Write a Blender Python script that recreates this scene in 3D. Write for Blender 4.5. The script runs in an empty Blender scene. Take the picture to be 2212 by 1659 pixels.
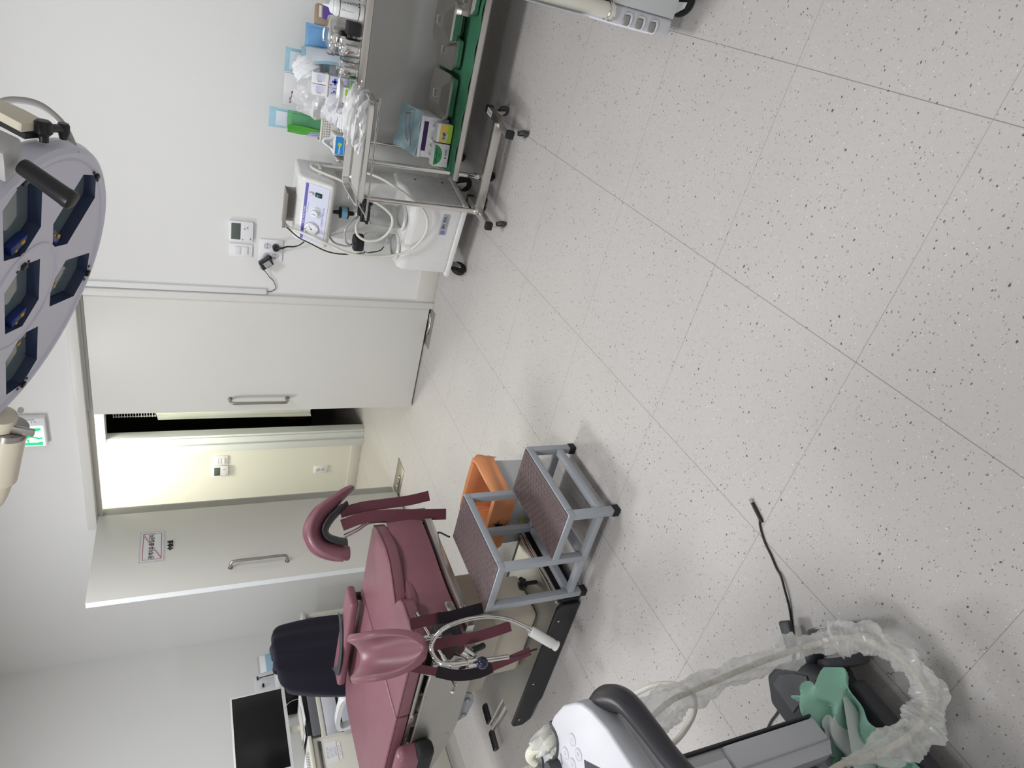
import bpy, bmesh, math, random
from mathutils import Vector, Matrix, Euler, Quaternion
random.seed(7)
SC = bpy.context.scene
COL = SC.collection
PI = math.pi
V = Vector

# ------------------------------------------------------------------ camera
cam_d = bpy.data.cameras.new('camera')
cam = bpy.data.objects.new('camera', cam_d); COL.objects.link(cam)
cam_d.sensor_fit = 'HORIZONTAL'; cam_d.sensor_width = 36.0
cam_d.lens = 36.0 * 1455.09 / 2212.0
cam_d.clip_start = 0.02; cam_d.clip_end = 60
R_RIGHT = V((0.838454663, 0.544882473, -0.009842165))
R_DOWN = V((0.231521659, -0.372494054, -0.898691216))
R_FWD = V((-0.493347240, 0.751233166, -0.438470471))
# the phone was held upright and the picture stored on its side: the image's right is the world's down
cm = Matrix((R_DOWN, R_RIGHT, -R_FWD)).transposed().to_4x4()
cm.translation = V((0, 0, 1.5410))
cam.matrix_world = cm
SC.camera = cam

# ------------------------------------------------------------------ world, exposure
SC.view_settings.view_transform = 'Standard'
SC.view_settings.look = 'None'
SC.view_settings.exposure = 0.24
SC.view_settings.gamma = 1.0
SC.view_settings.use_curve_mapping = False
wd = bpy.data.worlds.new('world'); SC.world = wd; wd.use_nodes = True
wd.node_tree.nodes['Background'].inputs[0].default_value = (0.8, 0.85, 0.9, 1)
wd.node_tree.nodes['Background'].inputs[1].default_value = 0.05

def area(name, loc, sx, sy, power, col=(1, 1, 1), rot=(0, 0, 0), spread=PI):
    d = bpy.data.lights.new(name, 'AREA'); d.shape = 'RECTANGLE'; d.size = sx; d.size_y = sy
    d.energy = power; d.color = col; d.spread = spread
    o = bpy.data.objects.new(name, d); COL.objects.link(o)
    o.location = loc; o.rotation_euler = rot
    return o
CEIL = 2.95
PANELS = [(-3.3, 2.15, 30), (-0.75, 2.25, 26), (-3.3, -0.2, 18), (-0.75, -0.2, 32)]
for i, (x, y, p) in enumerate(PANELS):
    area('ceiling_panel_light', (x, y, CEIL - 0.03), 0.55, 0.55, p, (0.975, 0.985, 1.0))
area('corridor_light', (-3.9, 4.62, 2.55), 0.5, 0.3, 26, (1.0, 0.985, 0.84))

# ------------------------------------------------------------------ mesh helpers
class MB:
    """collects shapes and links them as one mesh object"""
    def __init__(s): s.v = []; s.f = []; s.sm = []
    def add(s, vs, fs, smooth=True):
        n = len(s.v); s.v += [V(p) for p in vs]
        for f in fs: s.f.append([i + n for i in f]); s.sm.append(smooth)
        return s
    def bm(s, b, M=None, smooth=True):
        b.verts.index_update()
        vs = [(M @ v.co if M else v.co.copy()) for v in b.verts]
        fs = [[v.index for v in f.verts] for f in b.faces]
        b.free(); return s.add(vs, fs, smooth)
    def box(s, c, d, bev=0.0, seg=2, M=None, rz=0, rx=0, ry=0):
        b = bmesh.new(); bmesh.ops.create_cube(b, size=1.0)
        for v in b.verts: v.co = V((v.co.x * d[0], v.co.y * d[1], v.co.z * d[2]))
        if bev > 0:
            bmesh.ops.bevel(b, geom=b.edges[:], offset=min(bev, min(d) * 0.49), segments=seg, affect='EDGES', profile=0.5)
        T = Matrix.Translation(V(c)) @ Euler((rx, ry, rz)).to_matrix().to_4x4()
        if M: T = M @ T
        return s.bm(b, T, True)
    def bb(s, lo, hi, bev=0.0, seg=2, M=None):
        lo, hi = V(lo), V(hi)
        return s.box((lo + hi) / 2, [abs(a) for a in (hi - lo)], bev, seg, M)
    def cyl(s, p0, p1, r0, r1=None, n=20, cap=True):
        p0, p1 = V(p0), V(p1); r1 = r0 if r1 is None else r1
        return s.tube([p0, p1], [r0, r1], n, cap=cap, raw=True)
    def tube(s, pts, r, n=10, cap=True, raw=False, closed=False, res=6):
        P = [V(p) for p in pts]
        rr = r if isinstance(r, (list, tuple)) else [r] * len(P)
        if not raw: P, rr = smooth_path(P, rr, res, closed)
        N = len(P); rings = []
        t0 = (P[1] - P[0]).normalized()
        a = V((0, 0, 1)) if abs(t0.z) < 0.9 else V((1, 0, 0))
        nrm = (a - t0 * a.dot(t0)).normalized()
        vs = []; fs = []
        for i in range(N):
            if closed: t = (P[(i + 1) % N] - P[i - 1]).normalized()
            elif i == 0: t = (P[1] - P[0]).normalized()
            elif i == N - 1: t = (P[-1] - P[-2]).normalized()
            else: t = (P[i + 1] - P[i - 1]).normalized()
            nrm = (nrm - t * nrm.dot(t)).normalized(); bn = t.cross(nrm)
            for k in range(n):
                an = 2 * PI * k / n
                vs.append(P[i] + (nrm * math.cos(an) + bn * math.sin(an)) * rr[i])
        M_ = N if closed else N - 1
        for i in range(M_):
            for k in range(n):
                j = (i + 1) % N
                fs.append([i * n + k, i * n + (k + 1) % n, j * n + (k + 1) % n, j * n + k])
        if cap and not closed:
            fs.append(list(range(n))[::-1]); fs.append([(N - 1) * n + k for k in range(n)])
        return s.add(vs, fs)
    def ribbon(s, pts, wdir, w, th, res=6, raw=False):
        P = [V(p) for p in pts]
        W = [V(x) for x in wdir] if isinstance(wdir, list) else [V(wdir)] * len(P)
        if not raw:
            P2, _ = smooth_path(P, [0] * len(P), res); W, _ = smooth_path(W, [0] * len(W), res); P = P2
        vs = []; fs = []; N = len(P)
        for i in range(N):
            t = (P[min(i + 1, N - 1)] - P[max(i - 1, 0)]).normalized()
            wv = (W[i] - t * W[i].dot(t)).normalized(); nn = t.cross(wv)
            for a, b in ((-1, -1), (1, -1), (1, 1), (-1, 1)):
                vs.append(P[i] + wv * a * w / 2 + nn * b * th / 2)
        for i in range(N - 1):
            for k in range(4):
                fs.append([i * 4 + k, i * 4 + (k + 1) % 4, i * 4 + 4 + (k + 1) % 4, i * 4 + 4 + k])
        fs.append([3, 2, 1, 0]); m = (N - 1) * 4; fs.append([m, m + 1, m + 2, m + 3])
        return s.add(vs, fs)
    def lathe(s, prof, o=(0, 0, 0), ax=(0, 0, 1), n=32, cap=True):
        o = V(o); ax = V(ax).normalized()
        a = V((1, 0, 0)) if abs(ax.x) < 0.9 else V((0, 1, 0))
        u = (a - ax * a.dot(ax)).normalized(); w = ax.cross(u)
        vs = []; fs = []
        for r, h in prof:
            for k in range(n):
                an = 2 * PI * k / n
                vs.append(o + ax * h + (u * math.cos(an) + w * math.sin(an)) * r)
        for i in range(len(prof) - 1):
            for k in range(n):
                fs.append([i * n + k, i * n + (k + 1) % n, (i + 1) * n + (k + 1) % n, (i + 1) * n + k])
        if cap:
            if prof[0][0] > 1e-5: fs.append(list(range(n))[::-1])
            if prof[-1][0] > 1e-5: fs.append([(len(prof) - 1) * n + k for k in range(n)])
        return s.add(vs, fs)
    def prism(s, poly, d, M=None, bev=0.0, seg=2):
        """poly in local xy, extruded 0..d along local z"""
        b = bmesh.new()
        lo = [b.verts.new((p[0], p[1], 0)) for p in poly]; f = b.faces.new(lo)
        r = bmesh.ops.extrude_face_region(b, geom=[f])
        bmesh.ops.translate(b, verts=[g for g in r['geom'] if isinstance(g, bmesh.types.BMVert)], vec=(0, 0, d))
        bmesh.ops.recalc_face_normals(b, faces=b.faces[:])
        if bev > 0: bmesh.ops.bevel(b, geom=b.edges[:], offset=bev, segments=seg, affect='EDGES', profile=0.5)
        return s.bm(b, M, True)
    def grid(s, fn, nu, nv, th=0.0, closed_u=False):
        """surface fn(u,v) with u,v in 0..1, optional thickness along the normal"""
        vs = [fn(i / (nu if closed_u else nu - 1), j / (nv - 1)) for i in range(nu) for j in range(nv)]
        vs = [V(p) for p in vs]; fs = []
        for i in range(nu if closed_u else nu - 1):
            for j in range(nv - 1):
                k = (i + 1) % nu
                fs.append([i * nv + j, k * nv + j, k * nv + j + 1, i * nv + j + 1])
        if th == 0: return s.add(vs, fs)
        b = bmesh.new(); bv = [b.verts.new(p) for p in vs]
        for f in fs: b.faces.new([bv[i] for i in f])
        b.normal_update()
        bmesh.ops.solidify(b, geom=b.faces[:], thickness=th)
        return s.bm(b)
    def ball(s, c, r, sc=(1, 1, 1), sub=3):
        b = bmesh.new(); bmesh.ops.create_icosphere(b, subdivisions=sub, radius=r)
        T = Matrix.Translation(V(c)) @ Matrix.Diagonal((sc[0], sc[1], sc[2], 1))
        return s.bm(b, T)
    def torus(s, c, R, r, ax=(0, 0, 1), n=40, m=10):
        ax = V(ax).normalized(); a = V((1, 0, 0)) if abs(ax.x) < 0.9 else V((0, 1, 0))
        u = (a - ax * a.dot(ax)).normalized(); w = ax.cross(u); c = V(c)
        return s.tube([c + (u * math.cos(2 * PI * k / n) + w * math.sin(2 * PI * k / n)) * R for k in range(n)], r, m, closed=True, raw=True)
    def tf(s, M):
        s.v = [M @ p for p in s.v]; return s
    def join(s, o): return s.add(o.v, o.f)

def smooth_path(P, rr, res=6, closed=False):
    out = []; ro = []; N = len(P)
    rng = range(N) if closed else range(N - 1)
    for i in rng:
        p1, p2 = P[i], P[(i + 1) % N]
        p0 = P[i - 1] if (i > 0 or closed) else p1 * 2 - p2
        p3 = P[(i + 2) % N] if (i + 2 < N or closed) else p2 * 2 - p1
        for k in range(res):
            t = k / res
            out.append(0.5 * ((2 * p1) + (p2 - p0) * t + (2 * p0 - 5 * p1 + 4 * p2 - p3) * t * t + (3 * p1 - p0 - 3 * p2 + p3) * t ** 3))
            ro.append(rr[i] * (1 - t) + rr[(i + 1) % N] * t)
    if not closed: out.append(P[-1].copy()); ro.append(rr[-1])
    return out, ro

def build(name, mb, m, parent=None, angle=35):
    me = bpy.data.meshes.new(name)
    me.from_pydata([tuple(p) for p in mb.v], [], mb.f)
    b = bmesh.new(); b.from_mesh(me)
    bmesh.ops.recalc_face_normals(b, faces=b.faces[:]); b.to_mesh(me); b.free()
    for p in me.polygons: p.use_smooth = True
    me.set_sharp_from_angle(angle=math.radians(angle))
    o = bpy.data.objects.new(name, me); COL.objects.link(o)
    if m: me.materials.append(m)
    if parent: o.parent = parent
    return o

def tag(o, label, cat, group=None):
    o['label'] = label; o['category'] = cat
    if group: o['group'] = group
    return o
def thing(name, label, cat, loc=(0, 0, 0), rz=0.0, group=None):
    o = bpy.data.objects.new(name, None); COL.objects.link(o)
    o.empty_display_size = 0.05
    o.location = loc; o.rotation_euler = (0, 0, rz)
    return tag(o, label, cat, group)
def part(name, mb, m, parent, label=None, world=None):
    """world: the thing's root; coordinates given in the room are brought into its frame"""
    if world is not None:
        M = (Matrix.Translation(world.location) @ world.rotation_euler.to_matrix().to_4x4()).inverted()
        mb.tf(M)
    o = build(name, mb, m, parent)
    if label: o['label'] = label
    return o
def single(name, mb, m, label, cat, group=None):
    """a thing that is one mesh; its origin is put at the base of the shape"""
    lo = [min(p[i] for p in mb.v) for i in range(3)]; hi = [max(p[i] for p in mb.v) for i in range(3)]
    c = V(((lo[0] + hi[0]) / 2, (lo[1] + hi[1]) / 2, lo[2]))
    mb.tf(Matrix.Translation(-c)); o = build(name, mb, m); o.location = c
    return tag(o, label, cat, group)
def struct(name, mb, m, parent=None):
    o = build(name, mb, m, parent)
    if not parent: o['kind'] = 'structure'
    return o
def dup(root, loc, rz=None, label=None, group=None):
    r = root.copy(); COL.objects.link(r); r.location = loc
    if rz is not None: r.rotation_euler = (0, 0, rz)
    if label: r['label'] = label
    if group: r['group'] = group
    for ch in list(root.children):
        c = ch.copy(); COL.objects.link(c); c.parent = r
        for g in ch.children:
            d = g.copy(); COL.objects.link(d); d.parent = c
    return r
def frame(o, x, y=None, z=None):
    """matrix whose columns are the given local axes"""
    x = V(x).normalized()
    if z is None: y = V(y); z = x.cross(y).normalized(); y = z.cross(x)
    else: z = V(z); y = z.cross(x).normalized(); z = x.cross(y)
    M = Matrix((x, y, z)).transposed().to_4x4(); M.translation = V(o); return M
def text_mb(body, size, M, extrude=0.0006, align='CENTER', sx=1.0, bold=0.0):
    """lettering as a mesh; local x = reading direction, y = up"""
    cu = bpy.data.curves.new('t', 'FONT'); cu.body = body; cu.size = size
    cu.align_x = align; cu.align_y = 'CENTER'; cu.extrude = extrude; cu.offset = bold; cu.resolution_u = 3
    ob = bpy.data.objects.new('t', cu); COL.objects.link(ob)
    dg = bpy.context.evaluated_depsgraph_get()
    me = bpy.data.meshes.new_from_object(ob.evaluated_get(dg))
    S = M @ Matrix.Diagonal((sx, 1, 1, 1))
    mb = MB(); mb.add([S @ v.co for v in me.vertices], [list(p.vertices) for p in me.polygons])
    bpy.data.objects.remove(ob); bpy.data.curves.remove(cu); bpy.data.meshes.remove(me)
    return mb
def cut(o, mb):
    """carve the shape mb out of object o for good"""
    c = build('cutter', mb, None)
    md = o.modifiers.new('b', 'BOOLEAN'); md.object = c; md.operation = 'DIFFERENCE'; md.solver = 'EXACT'
    c.parent = o.parent
    bpy.context.view_layer.update()
    dg = bpy.context.evaluated_depsgraph_get()
    me = bpy.data.meshes.new_from_object(o.evaluated_get(dg))
    old = o.data; o.modifiers.clear(); o.data = me
    bpy.data.objects.remove(c); bpy.data.meshes.remove(old)
    for p in me.polygons: p.use_smooth = True
    me.set_sharp_from_angle(angle=math.radians(30))
    big = max(p.area for p in me.polygons); fn_ = max(me.polygons, key=lambda p: p.area).normal.copy()
    for p in me.polygons:
        if p.normal.dot(fn_) > 0.9995: p.use_smooth = False
def rrect(w, h, r, n=5):
    out = []
    for cx, cy, a0 in ((w / 2 - r, h / 2 - r, 0), (-w / 2 + r, h / 2 - r, 90), (-w / 2 + r, -h / 2 + r, 180), (w / 2 - r, -h / 2 + r, 270)):
        for k in range(n + 1):
            a = math.radians(a0 + 90 * k / n); out.append((cx + r * math.cos(a), cy + r * math.sin(a)))
    return out

# ------------------------------------------------------------------ materials
def mat(name, col, rough=0.5, metal=0.0, noise=0.0, nscale=30.0, bump=0.0, bscale=200.0, coat=0.0, sheen=0.0, spec=0.5, stretch=None, trans=0.0, ior=1.45, alpha=1.0):
    m = bpy.data.materials.new(name); m.use_nodes = True
    nt = m.node_tree; p = nt.nodes['Principled BSDF']
    p.inputs['Base Color'].default_value = (*col, 1); p.inputs['Roughness'].default_value = rough
    p.inputs['Metallic'].default_value = metal; p.inputs['Coat Weight'].default_value = coat
    p.inputs['Sheen Weight'].default_value = sheen; p.inputs['Specular IOR Level'].default_value = spec
    p.inputs['Transmission Weight'].default_value = trans; p.inputs['IOR'].default_value = ior
    p.inputs['Alpha'].default_value = alpha
    tc = nt.nodes.new('ShaderNodeTexCoord'); mp = nt.nodes.new('ShaderNodeMapping')
    nt.links.new(tc.outputs['Object'], mp.inputs['Vector'])
    if stretch: mp.inputs['Scale'].default_value = stretch
    nz = nt.nodes.new('ShaderNodeTexNoise'); nz.inputs['Scale'].default_value = nscale; nz.inputs['Detail'].default_value = 4
    nt.links.new(mp.outputs['Vector'], nz.inputs['Vector'])
    if noise > 0:
        mx = nt.nodes.new('ShaderNodeMix'); mx.data_type = 'RGBA'
        mx.inputs['A'].default_value = (*[c * (1 - noise) for c in col], 1); mx.inputs['B'].default_value = (*[min(1, c * (1 + noise)) for c in col], 1)
        nt.links.new(nz.outputs['Fac'], mx.inputs['Factor']); nt.links.new(mx.outputs['Result'], p.inputs['Base Color'])
    rr = nt.nodes.new('ShaderNodeMapRange'); rr.inputs['To Min'].default_value = max(0, rough - 0.06); rr.inputs['To Max'].default_value = min(1, rough + 0.06)
    nt.links.new(nz.outputs['Fac'], rr.inputs['Value']); nt.links.new(rr.outputs['Result'], p.inputs['Roughness'])
    if bump > 0:
        n2 = nt.nodes.new('ShaderNodeTexNoise'); n2.inputs['Scale'].default_value = bscale; n2.inputs['Detail'].default_value = 3
        nt.links.new(mp.outputs['Vector'], n2.inputs['Vector'])
        bp = nt.nodes.new('ShaderNodeBump'); bp.inputs['Strength'].default_value = bump; bp.inputs['Distance'].default_value = 0.002
        nt.links.new(n2.outputs['Fac'], bp.inputs['Height']); nt.links.new(bp.outputs['Normal'], p.inputs['Normal'])
    return m
def film(name, col, opac=0.35, rough=0.25):
    """thin see-through plastic film"""
    m = bpy.data.materials.new(name); m.use_nodes = True; nt = m.node_tree
    p = nt.nodes['Principled BSDF']; p.inputs['Base Color'].default_value = (*col, 1); p.inputs['Roughness'].default_value = rough
    p.inputs['Specular IOR Level'].default_value = 0.8
    t = nt.nodes.new('ShaderNodeBsdfTransparent'); mx = nt.nodes.new('ShaderNodeMixShader')
    tc = nt.nodes.new('ShaderNodeTexCoord'); nz = nt.nodes.new('ShaderNodeTexNoise'); nz.inputs['Scale'].default_value = 45; nz.inputs['Detail'].default_value = 3
    nt.links.new(tc.outputs['Object'], nz.inputs['Vector'])
    fr = nt.nodes.new('ShaderNodeLayerWeight'); fr.inputs['Blend'].default_value = 0.35
    ad = nt.nodes.new('ShaderNodeMath'); ad.operation = 'MULTIPLY_ADD'; ad.inputs[1].default_value = 0.35; ad.inputs[2].default_value = opac - 0.12
    nt.links.new(fr.outputs['Facing'], ad.inputs[0])
    a2 = nt.nodes.new('ShaderNodeMath'); a2.operation = 'MULTIPLY_ADD'; a2.inputs[1].default_value = 0.3; a2.use_clamp = True
    nt.links.new(nz.outputs['Fac'], a2.inputs[0]); nt.links.new(ad.outputs[0], a2.inputs[2])
    nt.links.new(a2.outputs[0], mx.inputs[0]); nt.links.new(t.outputs[0], mx.inputs[1]); nt.links.new(p.outputs[0], mx.inputs[2])
    nt.links.new(mx.outputs[0], nt.nodes['Material Output'].inputs['Surface'])
    return m
def emit(name, col, s):
    m = bpy.data.materials.new(name); m.use_nodes = True; p = m.node_tree.nodes['Principled BSDF']
    p.inputs['Base Color'].default_value = (*col, 1); p.inputs['Emission Color'].default_value = (*col, 1); p.inputs['Emission Strength'].default_value = s
    return m

M_wall = mat('wall_paper', (0.80, 0.80, 0.79), 0.75, noise=0.012, nscale=6, bump=0.10, bscale=260)
M_hall = mat('corridor_paint', (0.82, 0.81, 0.74), 0.7, noise=0.01, nscale=5, bump=0.1, bscale=200)
M_ceil = mat('ceiling_board', (0.86, 0.86, 0.85), 0.85, noise=0.02)
M_door = mat('door_laminate', (0.74, 0.735, 0.69), 0.42, noise=0.01, nscale=8, bump=0.05, bscale=300)
M_frame = mat('door_frame_paint', (0.72, 0.715, 0.68), 0.4, noise=0.01)
M_base = mat('baseboard_vinyl', (0.67, 0.655, 0.61), 0.45, noise=0.02)
M_alu = mat('white_aluminium', (0.80, 0.83, 0.83), 0.35, noise=0.01)
M_dark = mat('unlit_room_shade', (0.05, 0.045, 0.04), 0.8, noise=0.1)  # darkness of the unlit far room, put into its wall colour
M_steel = mat('brushed_steel', (0.60, 0.58, 0.55), 0.32, 1.0, noise=0.05, nscale=60, stretch=(1, 12, 12))
M_steelp = mat('satin_steel_panel', (0.46, 0.455, 0.43), 0.42, 1.0, noise=0.06, nscale=8)
M_chrome = mat('polished_steel', (0.72, 0.71, 0.69), 0.12, 1.0, noise=0.02)
M_handle = mat('satin_nickel', (0.42, 0.40, 0.38), 0.32, 1.0, noise=0.03)
M_plate = mat('hinge_plate_steel', (0.45, 0.43, 0.39), 0.3, 1.0, noise=0.04)
M_white = mat('white_plastic', (0.82, 0.83, 0.84), 0.32, noise=0.01, coat=0.1)
M_ivory = mat('ivory_plastic', (0.76, 0.74, 0.66), 0.4, noise=0.015)
M_switch = mat('switch_plastic', (0.86, 0.86, 0.89), 0.3, noise=0.005)
M_lcd = mat('grey_lcd', (0.11, 0.13, 0.115), 0.25, noise=0.02)
M_grey = mat('grey_print', (0.28, 0.28, 0.30), 0.6, noise=0.02)
M_black = mat('black_plastic', (0.014, 0.014, 0.016), 0.38, noise=0.1)
M_rubber = mat('black_rubber', (0.012, 0.012, 0.013), 0.6, noise=0.15)
M_char = mat('charcoal_plastic', (0.045, 0.047, 0.055), 0.48, noise=0.05, bump=0.12, bscale=700)
M_vinyl = mat('burgundy_vinyl', (0.225, 0.092, 0.118), 0.40, noise=0.06, nscale=18, bump=0.10, bscale=600, spec=0.5)
M_vinyld = mat('burgundy_webbing', (0.125, 0.035, 0.050), 0.6, noise=0.08, nscale=40, bump=0.2, bscale=900)
M_velcro = mat('black_velcro', (0.016, 0.013, 0.018), 0.9, noise=0.2, nscale=200)
M_navy = mat('navy_cloth', (0.010, 0.009, 0.022), 0.85, noise=0.12, nscale=60, bump=0.1, bscale=900, sheen=0.05)
M_stool = mat('grey_enamel', (0.36, 0.385, 0.42), 0.38, noise=0.03, nscale=30)
M_cream = mat('cream_enamel', (0.74, 0.68, 0.54), 0.35, noise=0.02)
M_lamp = mat('lamp_shell', (0.66, 0.66, 0.76), 0.32, noise=0.01)
M_red = mat('red_ink', (0.42, 0.045, 0.06), 0.6, noise=0.02)
M_ink = mat('black_ink', (0.02, 0.02, 0.022), 0.6, noise=0.02)
M_blueink = mat('blue_ink', (0.06, 0.10, 0.50), 0.5, noise=0.02)
M_paper = mat('white_paper', (0.84, 0.85, 0.88), 0.7, noise=0.01)
# ------------------------------------------------------------------ floor material
def floor_material():
    m = bpy.data.materials.new('speckled_vinyl_tile'); m.use_nodes = True; nt = m.node_tree; L = nt.links
    p = nt.nodes['Principled BSDF']
    tc = nt.nodes.new('ShaderNodeTexCoord')
    def math_(op, a, b=None, c=None, clamp=False):
        n = nt.nodes.new('ShaderNodeMath'); n.operation = op; n.use_clamp = clamp
        for i, x in enumerate((a, b, c)):
            if x is None: continue
            if isinstance(x, (int, float)): n.inputs[i].default_value = x
            else: L.new(x, n.inputs[i])
        return n.outputs[0]
    sp = nt.nodes.new('ShaderNodeSeparateXYZ'); L.new(tc.outputs['Object'], sp.inputs[0])
    gx = math_('MODULO', math_('ADD', sp.outputs['X'], 60.0 - 0.6021 + 0.3), 0.6)
    gy = math_('MODULO', math_('ADD', sp.outputs['Y'], 60.0 - 0.3936 + 0.3), 0.6)
    dx = math_('ABSOLUTE', math_('SUBTRACT', gx, 0.3)); dy = math_('ABSOLUTE', math_('SUBTRACT', gy, 0.3))
    lx = math_('LESS_THAN', dx, 0.00115); ly = math_('LESS_THAN', dy, 0.0010)
    nzl = nt.nodes.new('ShaderNodeTexNoise'); nzl.inputs['Scale'].default_value = 2.2; nzl.inputs['Detail'].default_value = 2
    L.new(tc.outputs['Object'], nzl.inputs['Vector'])
    ly2 = math_('MULTIPLY', ly, math_('MULTIPLY_ADD', nzl.outputs['Fac'], 1.2, 0.15, clamp=True))
    line = math_('MULTIPLY', math_('MAXIMUM', lx, ly2), 0.62)
    # base tone
    n1 = nt.nodes.new('ShaderNodeTexNoise'); n1.inputs['Scale'].default_value = 3.0; n1.inputs['Detail'].default_value = 5
    L.new(tc.outputs['Object'], n1.inputs['Vector'])
    n2 = nt.nodes.new('ShaderNodeTexNoise'); n2.inputs['Scale'].default_value = 70; n2.inputs['Detail'].default_value = 3
    L.new(tc.outputs['Object'], n2.inputs['Vector'])
    base = nt.nodes.new('ShaderNodeMix'); base.data_type = 'RGBA'
    base.inputs['A'].default_value = (0.455, 0.432, 0.420, 1); base.inputs['B'].default_value = (0.535, 0.515, 0.500, 1)
    L.new(math_('MULTIPLY_ADD', n2.outputs['Fac'], 0.45, math_('MULTIPLY', n1.outputs['Fac'], 0.55)), base.inputs['Factor'])
    cur = base.outputs['Result']
    # chips
    wob = nt.nodes.new('ShaderNodeTexNoise'); wob.inputs['Scale'].default_value = 160; wob.inputs['Detail'].default_value = 1
    L.new(tc.outputs['Object'], wob.inputs['Vector'])
    def chips(cur, scale, thr_lo, thr_hi, keep, col, fac, seed, stretch):
        mp = nt.nodes.new('ShaderNodeMapping'); mp.inputs['Location'].default_value = (seed, seed * 0.7, 0)
        mp.inputs['Scale'].default_value = (1, stretch, 0.001); mp.inputs['Rotation'].default_value = (0, 0, seed)
        va = nt.nodes.new('ShaderNodeVectorMath'); va.operation = 'MULTIPLY_ADD'
        va.inputs[1].default_value = (0.006, 0.006, 0)
        L.new(wob.outputs['Color'], va.inputs[0]); L.new(tc.outputs['Object'], va.inputs[2])
        L.new(va.outputs[0], mp.inputs['Vector'])
        vo = nt.nodes.new('ShaderNodeTexVoronoi'); vo.feature = 'F1'; vo.inputs['Scale'].default_value = scale
        vo.voronoi_dimensions = '3D'
        L.new(mp.outputs[0], vo.inputs['Vector'])
        sc = nt.nodes.new('ShaderNodeSeparateColor'); L.new(vo.outputs['Color'], sc.inputs[0])
        th = math_('MULTIPLY_ADD', sc.outputs['Green'], thr_hi - thr_lo, thr_lo)
        on = math_('MULTIPLY', math_('LESS_THAN', vo.outputs['Distance'], th), math_('LESS_THAN', sc.outputs['Red'], keep))
        mx = nt.nodes.new('ShaderNodeMix'); mx.data_type = 'RGBA'; L.new(cur, mx.inputs['A']); mx.inputs['B'].default_value = (*col, 1)
        L.new(math_('MULTIPLY', on, math_('MULTIPLY_ADD', sc.outputs['Blue'], 1 - fac, fac)), mx.inputs['Factor'])
        return mx.outputs['Result']
    cur = chips(cur, 170, 0.15, 0.38, 0.34, (0.33, 0.315, 0.31), 0.35, 3.1, 1.4)
    cur = chips(cur, 130, 0.10, 0.26, 0.22, (0.72, 0.71, 0.71), 0.5, 5.7, 1.3)
    cur = chips(cur, 75, 0.09, 0.24, 0.36, (0.11, 0.105, 0.105), 0.65, 1.3, 1.5)
    cur = chips(cur, 40, 0.08, 0.17, 0.34, (0.09, 0.085, 0.09), 0.65, 8.2, 1.35)
    mx = nt.nodes.new('ShaderNodeMix'); mx.data_type = 'RGBA'; L.new(cur, mx.inputs['A']); mx.inputs['B'].default_value = (0.10, 0.095, 0.09, 1)
    L.new(line, mx.inputs['Factor']); L.new(mx.outputs['Result'], p.inputs['Base Color'])
    rr = nt.nodes.new('ShaderNodeMapRange'); rr.inputs['To Min'].default_value = 0.40; rr.inputs['To Max'].default_value = 0.56
    L.new(n1.outputs['Fac'], rr.inputs['Value']); L.new(rr.outputs[0], p.inputs['Roughness'])
    p.inputs['Specular IOR Level'].default_value = 0.45
    bp = nt.nodes.new('ShaderNodeBump'); bp.inputs['Strength'].default_value = 0.12; bp.inputs['Distance'].default_value = 0.001
    L.new(n2.outputs['Fac'], bp.inputs['Height']); L.new(bp.outputs[0], p.inputs['Normal'])
    return m
M_floor = floor_material()

# ------------------------------------------------------------------ room shell
WY = 3.97          # back wall
XL = -5.13         # left wall
XR, YN = 2.0, -1.9
struct('floor', MB().bb((-7.0, YN - 0.2, -0.10), (XR + 0.2, 8.2, 0.0)), M_floor)
struct('ceiling', MB().bb((XL - 0.1, YN - 0.1, CEIL), (XR + 0.1, WY + 0.14, CEIL + 0.1)), M_ceil)
DX0, DX1, DH = -3.69, -1.975, 2.075      # door opening
w = MB().bb((XL - 0.12, WY, 0), (DX0, WY + 0.12, CEIL)).bb((DX1, WY, 0), (XR + 0.1, WY + 0.12, CEIL)).bb((DX0, WY, DH), (DX1, WY + 0.12, CEIL))
struct('wall_back', w, M_wall)
struct('wall_left', MB().bb((XL - 0.12, YN - 0.1, 0), (XL, WY + 0.12, CEIL)), M_wall)
struct('wall_right', MB().bb((XR, YN - 0.1, 0), (XR + 0.1, WY + 0.12, CEIL)), M_wall)
struct('wall_front', MB().bb((XL, YN - 0.1, 0), (XR, YN, CEIL)), M_wall)
# baseboards
struct('baseboard_back', MB().bb((-1.93, WY - 0.010, 0), (XR, WY, 0.125), 0.003), M_base)
struct('baseboard_left', MB().bb((XL, YN, 0), (XL + 0.012, WY, 0.10), 0.003).bb((XL, WY - 0.01, 0), (-3.735, WY, 0.10), 0.003), M_base)
# door casing
c = MB().bb((DX1, WY - 0.022, 0), (DX1 + 0.045, WY + 0.13, DH + 0.05), 0.004)
c.bb((DX0 - 0.045, WY - 0.022, 0), (DX0, WY + 0.13, DH + 0.05), 0.004)
c.bb((DX0 - 0.045, WY - 0.030, DH), (DX1 + 0.045, WY + 0.13, DH + 0.055), 0.004)
struct('trim_1', c, M_frame)
struct('trim_2', MB().bb((DX0, WY + 0.055, DH - 0.028), (DX1, WY + 0.085, DH), 0.003).bb((DX0 + 0.9, WY + 0.035, DH - 0.012), (DX1, WY + 0.04, DH)), M_frame)

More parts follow.
